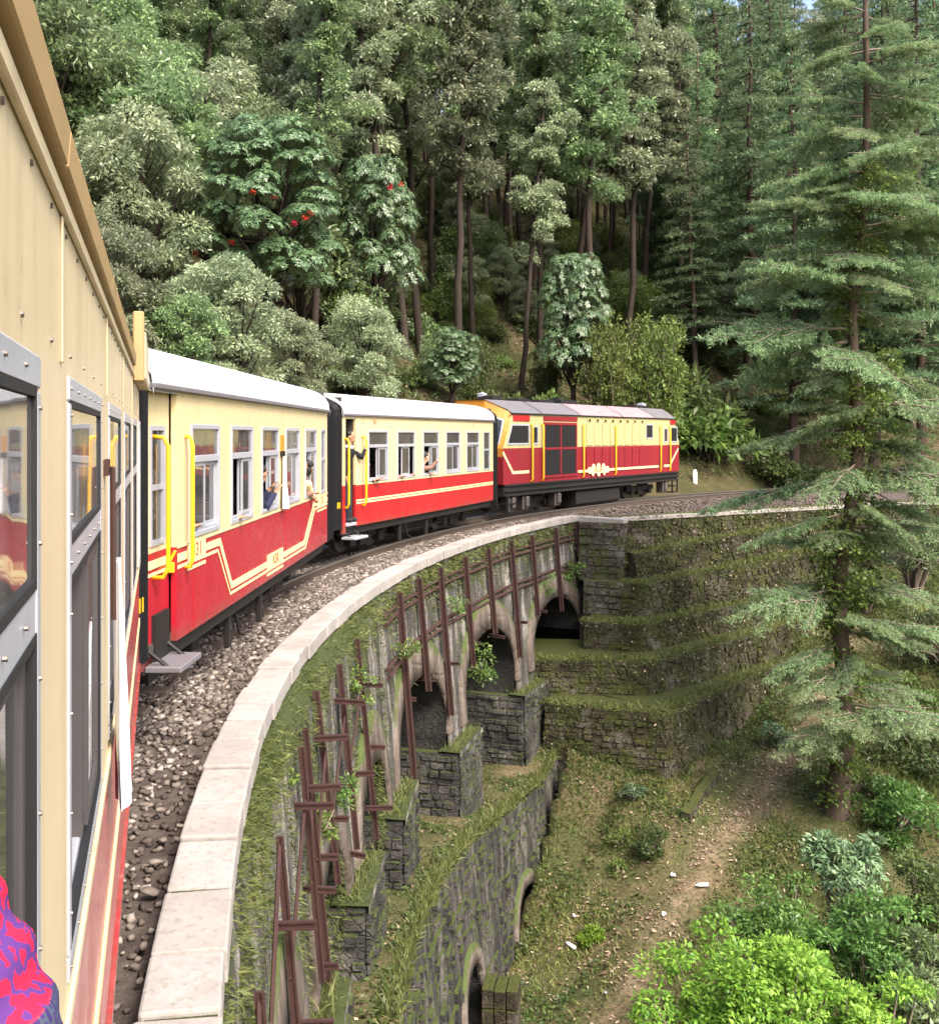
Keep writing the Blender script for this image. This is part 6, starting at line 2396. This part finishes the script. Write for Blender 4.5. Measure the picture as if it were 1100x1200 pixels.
# dead twigs
for i in range(26):
    z = rng.uniform(3, 15); a = rng.uniform(-.9, 2.4) ; b = trunk_at(z); ln = rng.uniform(.6, 1.7)
    mb = MB()
    e = b + np.array((math.cos(a) * ln, math.sin(a) * ln, -ln * rng.uniform(-.1, .7)))
    mid = (b + e) / 2 + (0, 0, .12)
    mb.tube([b, mid, e], [.016, .011, .004], 5)
    for _ in range(4):
        f = rng.uniform(.3, .9); q = mid + (e - mid) * f
        mb.tube([q, q + rng.normal(0, .25, 3) + (0, 0, -.15)], [.006, .002], 4)
    mb.build('dead_branch', M['twig'], ced)
# ivy climbing its trunk
lf = Leafage()
for z in np.arange(.5, 13.3, .085):
    dens = .35 + .65 * (math.sin(z * 1.7) > -.2) * (1 if z > 4.2 else .45)
    wv = .40 + .55 * (z > 4.5) * abs(math.sin(z * .8 + 1))
    for _ in range(3):
        if rng.uniform() > dens: continue
        a = rng.uniform(0, 6.28)
        c = trunk_at(z) + np.array((math.cos(a), math.sin(a), 0)) * rng.uniform(.1, wv)
        lf.clump(c, .20, 52, .09, .06, .4)
iv = finish('climbing_ivy', lf.mesh('climbing_ivy'), M['ivy'])
iv.location = Vector(cb)
tag(iv, 'yellow-green ivy climbing up the trunk of the big foreground cedar', 'ivy')


# ================================================================ PEOPLE
M['skin'] = plain('brown_skin', (.36, .19, .115), .5, var=.08, bump=.05)
M['skin_pale'] = plain('light_brown_skin', (.52, .31, .21), .5, var=.08, bump=.05)
M['hair'] = plain('black_hair', (.012, .010, .009), .5, var=.3, scale=40, bump=.2)
M['eye'] = plain('dark_eye', (.02, .015, .012), .2, var=0, bump=0)
def cloth(name, c): return plain(name, c, .85, var=.15, scale=12, bump=.15, spec=.2)
M['navy'] = cloth('navy_cloth', (.022, .026, .055)); M['blue'] = cloth('blue_cloth', (.05, .12, .36)); M['redc'] = cloth('red_cloth', (.55, .035, .04))
M['pink'] = cloth('pink_cloth', (.62, .20, .32)); M['brown'] = cloth('brown_cloth', (.20, .12, .09)); M['creamc'] = cloth('cream_cloth', (.66, .50, .28)); M['whitec'] = cloth('white_check_cloth', (.62, .62, .64)); M['dark'] = cloth('charcoal_suit_cloth', (.014, .014, .018)); M['trouser'] = cloth('dark_trouser_cloth', (.02, .024, .035))


def capsule(mb, p0, p1, r0, r1, n=10):
    p0 = Vector(p0); p1 = Vector(p1); t_ = (p1 - p0)
    ln = t_.length or 1e-4; t_ = t_ / ln
    path, rad = [], []
    for a in (-85, -55, -25, 0):
        path.append(p0 + t_ * r0 * math.sin(R(a))); rad.append(r0 * math.cos(R(a)))
    for a in (0, 25, 55, 85):
        path.append(p1 + t_ * r1 * math.sin(R(a))); rad.append(r1 * math.cos(R(a)))
    mb.tube(path, rad, n)


def ellipsoid(mb, c, axes, n=12):
    """axes: three vectors"""
    c = np.array(c, float); A = [np.array(a, float) for a in axes]
    b = len(mb.v); m = 8
    V = [c - A[2]]
    for i in range(1, m):
        ph_ = -math.pi / 2 + math.pi * i / m
        for k in range(n):
            th = 2 * math.pi * k / n
            V.append(c + A[0] * math.cos(ph_) * math.cos(th) + A[1] * math.cos(ph_) * math.sin(th) + A[2] * math.sin(ph_))
    V.append(c + A[2])
    Fs = [(0, 1 + (k + 1) % n, 1 + k) for k in range(n)]
    for i in range(m - 2):
        for k in range(n):
            a, d = 1 + i * n + k, 1 + i * n + (k + 1) % n
            Fs.append((a, d, d + n, a + n))
    e = len(V) - 1
    Fs += [(e, 1 + (m - 2) * n + k, 1 + (m - 2) * n + (k + 1) % n) for k in range(n)]
    mb.add(V, Fs)


def fuse(mb, name, mat, parent=None, voxel=.012, smooth=2):
    """one continuous skin over the collected volumes"""
    o = mb.build(name, mat, None)
    rm = o.modifiers.new('r', 'REMESH'); rm.mode = 'VOXEL'; rm.voxel_size = voxel
    s = o.modifiers.new('s', 'SMOOTH'); s.iterations = smooth; s.factor = .5
    dg = bpy.context.evaluated_depsgraph_get()
    me = bpy.data.meshes.new_from_object(o.evaluated_get(dg))
    me.polygons.foreach_set('use_smooth', np.ones(len(me.polygons), dtype=bool))
    me.name = name
    old = o.data
    o.modifiers.clear()
    o.data = me
    bpy.data.meshes.remove(old)
    if parent is not None: o.parent = parent
    return o


def V3(*a): return np.array(a, float)


def hand(mb, wrist, d, nrm, side, curl=.5, k=1.0):
    """palm, four unequal bent fingers and a thumb leaving the side of the palm"""
    d = unit(V3(*d)); nrm = unit(V3(*nrm) - d * float(np.dot(V3(*nrm), d))); s = np.cross(nrm, d) * side
    w = V3(*wrist)
    ellipsoid(mb, w + d * .045 * k, (d * .052 * k, s * .040 * k, nrm * .017 * k), 10)
    for i, (off, ln) in enumerate(((-.030, .060), (-.010, .072), (.011, .068), (.030, .052))):
        b = w + d * .085 * k + s * off * k
        c = b + (d * (1 - .35 * curl) - nrm * curl * .6) * ln * .55 * k + s * off * .12
        e = c + (d * (1 - curl) - nrm * curl * 1.1) * ln * .5 * k
        capsule(mb, b - d * .03, c, .0095 * k, .009 * k, 8); capsule(mb, c, e, .009 * k, .0075 * k, 8)
    b = w + d * .025 * k - s * .034 * k
    c = b + (d * .6 - s * .6 - nrm * .25) * .042 * k
    e = c + (d * .8 - s * .15 - nrm * .35) * .032 * k
    capsule(mb, b, c, .011 * k, .010 * k, 8); capsule(mb, c, e, .010 * k, .008 * k, 8)


def person(label, carriage, hip, chest, head, face, hands, shirt, skin='skin', hairlen=.0, legs=None, k=1.0, scarf=None, up=(0, 0, 1), side=None):
    """all points in the carriage's own axes"""
    hip, chest, head, face = V3(*hip), V3(*chest), V3(*head), unit(V3(*face))
    up = unit(V3(*up)); sd = unit(np.cross(up, face)); up2 = np.cross(face, sd)      # sd: the person's left
    body_side = unit(V3(*side)) if side is not None else unit(np.cross((0, 0, 1), face * (1, 1, 0)))
    spine = unit(chest - hip)
    root = thing('person', label, 'person', (0, 0, 0), 0, 'passengers of the train')
    mw = carriage.matrix_world
    origin = hip if legs is None else V3(hip[0], hip[1], legs)
    root.matrix_world = mw @ Matrix.Translation(Vector(origin))
    o_ = -origin
    sk, sh = MB(), MB()
    neck = chest + spine * .10 * k + (head - chest) * .12
    # torso
    for m_, g in ((sk, 0), (sh, .018)):
        fw = unit(np.cross(body_side, spine))
        ellipsoid(m_, hip + o_ + spine * .05 * k, (body_side * (.165 + g) * k, fw * (.115 + g) * k, spine * .17 * k))
        ellipsoid(m_, (hip * .45 + chest * .55) + o_, (body_side * (.155 + g) * k, fw * (.105 + g) * k, spine * .26 * k))
        ellipsoid(m_, chest + o_ - spine * .03 * k, (body_side * (.185 + g) * k, fw * (.115 + g) * k, spine * .15 * k))
    capsule(sk, chest + o_, head + o_ - up2 * .06 * k, .058 * k, .050 * k)
    hd = head + o_
    ellipsoid(sk, hd + up2 * .015 * k, (face * .092 * k, sd * .073 * k, up2 * .105 * k), 14)
    ellipsoid(sk, hd + face * .028 * k - up2 * .055 * k, (face * .055 * k, sd * .052 * k, up2 * .058 * k))
    capsule(sk, hd + face * .086 * k + up2 * .012 * k, hd + face * .106 * k - up2 * .018 * k, .008 * k, .014 * k, 8)
    capsule(sk, hd + face * .080 * k - up2 * .058 * k + sd * .016, hd + face * .080 * k - up2 * .058 * k - sd * .016, .008 * k, .008 * k, 8)
    for q in (-1, 1): ellipsoid(sk, hd + sd * q * .075 * k - face * .008 * k - up2 * .005, (face * .018 * k, sd * .010 * k, up2 * .030 * k), 8)
    for q, (elbow, wrist, curl) in hands.items():
        s_ = 1 if q == 'L' else -1
        shd = chest + body_side * s_ * .175 * k + spine * .02 + o_
        el, wr = V3(*elbow) + o_, V3(*wrist) + o_
        capsule(sk, shd, el, .050 * k, .038 * k); capsule(sk, el, wr, .037 * k, .026 * k)
        hand(sk, wr, wr - el, (0, 0, 1) if abs(unit(wr - el)[2]) < .8 else face, s_, curl, k)
        capsule(sh, shd, el, .062 * k, .050 * k); capsule(sh, el, el + (wr - el) * .82, .048 * k, .036 * k)
    if legs is not None:
        tr = MB()
        for s_ in (-1, 1):
            h = hip + body_side * s_ * .085 * k + o_
            kn = h * .5 + V3(h[0], h[1], 0) * .5 + face * .04 * k; kn[2] = h[2] * .52
            ft = V3(h[0], h[1], .07) + body_side * s_ * .02
            capsule(sk, h, kn, .078 * k, .052 * k); capsule(sk, kn, ft, .052 * k, .036 * k)
            capsule(sk, ft + V3(0, 0, -.03), ft + face * .16 * k + V3(0, 0, -.035), .038 * k, .03 * k)
            capsule(tr, h + V3(0, 0, .06), kn, .094 * k, .070 * k); capsule(tr, kn, ft + V3(0, 0, .02), .068 * k, .058 * k)
        fuse(tr, 'trousers', M['trouser'], root, .014)
        for s_ in (-1, 1):
            sb = MB()
            ft = V3(hip[0], hip[1], 0) + body_side * s_ * .105 * k; ft = V3(ft[0] + o_[0], ft[1] + o_[1], .05)
            capsule(sb, ft - face * .02, ft + face * .17 * k - V3(0, 0, .01), .048, .04)
            fuse(sb, 'shoe', M['black'], root, .014)
    fuse(sk, 'body', M[skin], root, .010, 2)
    fuse(sh, 'shirt', M[shirt], root, .014, 3)
    hr = MB()
    ellipsoid(hr, hd - face * .022 * k + up2 * .040 * k, (face * .092 * k, sd * .080 * k, up2 * .088 * k), 14)
    for _ in range(26):
        q_ = rand_unit(1)[0]; q_[2] = abs(q_[2]); ellipsoid(hr, hd - face * .030 * k + up2 * .038 * k + q_ * V3(.07, .07, .075) * k, (V3(.026, 0, 0), V3(0, .026, 0), V3(0, 0, .026)), 8)
    if hairlen: ellipsoid(hr, hd - face * .055 * k - up2 * hairlen * .5, (face * .055 * k, sd * .085 * k, up2 * (hairlen * .6 + .05)), 12)
    fuse(hr, 'hair', M['hair'], root, .010, 1)
    for q in (-1, 1):
        eb = MB(); ellipsoid(eb, hd + face * .083 * k + sd * q * .030 * k + up2 * .018 * k, (face * .007, sd * .012, up2 * .007), 8); eb.build('eye', M['eye'], root, smooth=True)
    if scarf:
        sc_ = MB(); ellipsoid(sc_, chest + o_ + spine * .07, (body_side * .12 * k, face * .11 * k, spine * .06 * k)); fuse(sc_, 'scarf', M[scarf], root, .012)
    return root


bpy.context.view_layer.update()
person('person in a charcoal suit standing in the open door of the third carriage', c3, (.34, -.92, 1.46), (.35, -.97, 1.92), (.36, -1.02, 2.17), (.15, -1, 0), {'L': ((.60, -1.12, 1.82), (.745, -1.13, 1.97), .9), 'R': ((.18, -.96, 1.70), (.17, -1.04, 1.48), .4)}, 'dark', legs=.715, k=.88, scarf='whitec', side=(1, 0, 0))
person('black haired person leaning out of the middle window of the second carriage with hands raised', c2, (3.66, -.68, 1.15), (3.76, -.86, 1.55), (3.86, -1.0, 1.79), (.9, -.55, -.05), {'R': ((3.92, -1.04, 1.42), (4.04, -1.13, 1.60), .6), 'L': ((3.98, -.92, 1.44), (3.98, -1.08, 1.63), .6)}, 'navy', k=.86, scarf='blue')
person('person in blue sitting at the second window of the second carriage', c2, (2.62, -.72, 1.10), (2.58, -.78, 1.52), (2.56, -.84, 1.78), (.5, -.8, 0), {'R': ((2.45, -.92, 1.38), (2.60, -1.05, 1.42), .5), 'L': ((2.75, -.8, 1.36), (2.80, -.9, 1.40), .5)}, 'blue', k=.92)
person('child in pink behind the fourth window of the second carriage', c2, (5.62, -.74, 1.05), (5.62, -.78, 1.42), (5.62, -.84, 1.65), (.3, -1, 0), {'R': ((5.48, -.86, 1.30), (5.55, -.96, 1.42), .4), 'L': ((5.74, -.86, 1.30), (5.70, -.96, 1.42), .4)}, 'pink', skin='skin_pale', k=.82)
person('person in brown looking out at the rear of the fifth window of the second carriage', c2, (6.40, -.75, 1.12), (6.42, -.86, 1.54), (6.45, -.98, 1.79), (.8, -.6, 0), {'R': ((6.40, -1.02, 1.42), (6.55, -1.10, 1.44), .6), 'L': ((6.58, -.86, 1.38), (6.62, -.98, 1.42), .5)}, 'brown', k=.95)
person('person in cream leaning furthest from the fifth window of the second carriage', c2, (6.58, -.70, 1.14), (6.62, -.90, 1.54), (6.68, -1.03, 1.77), (.95, -.3, .05), {'R': ((6.68, -1.06, 1.42), (6.76, -1.09, 1.37), .7), 'L': ((6.80, -.94, 1.42), (6.74, -1.06, 1.38), .7)}, 'creamc', hairlen=.06, k=.84)
person('person in a white scarf behind the first window of the second carriage', c2, (1.14, -.76, 1.08), (1.12, -.82, 1.50), (1.12, -.88, 1.76), (.4, -1, 0), {'R': ((.98, -.90, 1.36), (1.10, -1.0, 1.44), .4), 'L': ((1.30, -.86, 1.34), (1.24, -.98, 1.42), .4)}, 'whitec', k=.92, hairlen=.12, scarf='whitec')
person('person in navy at the first window of the third carriage', c3, (1.22, -.72, 1.08), (1.22, -.80, 1.46), (1.24, -.88, 1.70), (.5, -.9, -.1), {'R': ((1.08, -.95, 1.34), (1.22, -1.08, 1.40), .5), 'L': ((1.36, -.95, 1.36), (1.38, -1.10, 1.41), .5)}, 'navy', k=.92)
person('person in red at the second window of the third carriage', c3, (2.44, -.74, 1.10), (2.44, -.84, 1.50), (2.46, -.92, 1.74), (.7, -.7, 0), {'R': ((2.34, -.98, 1.38), (2.46, -1.06, 1.42), .5), 'L': ((2.58, -.9, 1.36), (2.56, -1.02, 1.40), .5)}, 'redc', k=.90)
person('person in dark clothes at the front of the second window of the third carriage', c3, (3.10, -.74, 1.10), (3.10, -.82, 1.52), (3.12, -.88, 1.77), (.6, -.8, 0), {'R': ((2.98, -.92, 1.38), (3.05, -1.0, 1.42), .5), 'L': ((3.2, -.86, 1.36), (3.2, -.96, 1.40), .5)}, 'navy', k=.9)
person('person in brown waving a hand out of the middle window of the third carriage', c3, (3.78, -.74, 1.12), (3.84, -.90, 1.52), (3.88, -1.02, 1.76), (.8, -.6, 0), {'R': ((3.96, -1.10, 1.54), (4.06, -1.22, 1.70), .1), 'L': ((3.98, -.95, 1.40), (4.02, -1.10, 1.42), .6)}, 'brown', skin='skin_pale', k=.92)

# patterned shawl over an elbow at the nearest window
t = NT('red_navy_shawl_weave')
vo = t.coord('obj', (1, 1, 1))
wv = t.n('ShaderNodeTexWave', wave_type='RINGS'); wv.inputs['Scale'].default_value = 24; wv.inputs['Distortion'].default_value = 9; wv.inputs['Detail'].default_value = 2; wv.inputs['Detail Scale'].default_value = 2.2
t.l(vo, wv.inputs['Vector'])
c1 = t.mix(t.ramp(wv.outputs['Fac'], [(.60, 0), (.70, 1)]), (.58, .015, .05), (.085, .03, .16))
br = t.n('ShaderNodeTexBrick'); br.inputs['Scale'].default_value = 40
br.inputs['Color1'].default_value = (.03, .02, .09, 1); br.inputs['Color2'].default_value = (.05, .03, .13, 1); br.inputs['Mortar'].default_value = (.055, .07, .10, 1); br.inputs['Mortar Size'].default_value = .05
t.l(t.coord('obj', (1, 1, 1)), br.inputs['Vector'])
sx = t.n('ShaderNodeSeparateXYZ'); t.l(vo, sx.inputs[0])
c = t.mix(t.ramp(t.math('MULTIPLY_ADD', sx.outputs['X'], -8.0, 1.46), [(.49, 1), (.51, 0)]), c1, br.outputs['Color'])
t.bump(t.noise(vo, 160, 3), .3, .002)
M['shawl'] = t.set(c, .9, spec=.15)
mb = MB()
A = np.array(px(-140, 1033, .70)); B = np.array(px(40, 1395, .70))
ax = unit(B - A); Ls = float(np.linalg.norm(B - A))
nu, nv = 40, 28
G = np.zeros((nu, nv, 3))
for i in range(nu):
    for k in range(nv):
        u = i / (nu - 1); th = 2 * math.pi * k / (nv - 1)
        r = .056 + .010 * u + .0035 * math.sin(th * 5 + u * 9) + .003 * math.sin(u * 34 + 2 * math.sin(th))
        if u > .93: r *= math.sqrt(max(0, 1 - ((u - .93) / .07) ** 2))
        G[i, k] = (u * Ls, r * math.cos(th), r * math.sin(th))
add_grid(mb, G)
o = mb.build('patterned_shawl', M['shawl'], smooth=True)
o.rotation_euler = Vector(ax).to_track_quat('X', 'Z').to_euler(); o.location = Vector(A)
tag(o, 'red and purple patterned shawl with a navy border over an elbow at the nearest window', 'shawl')
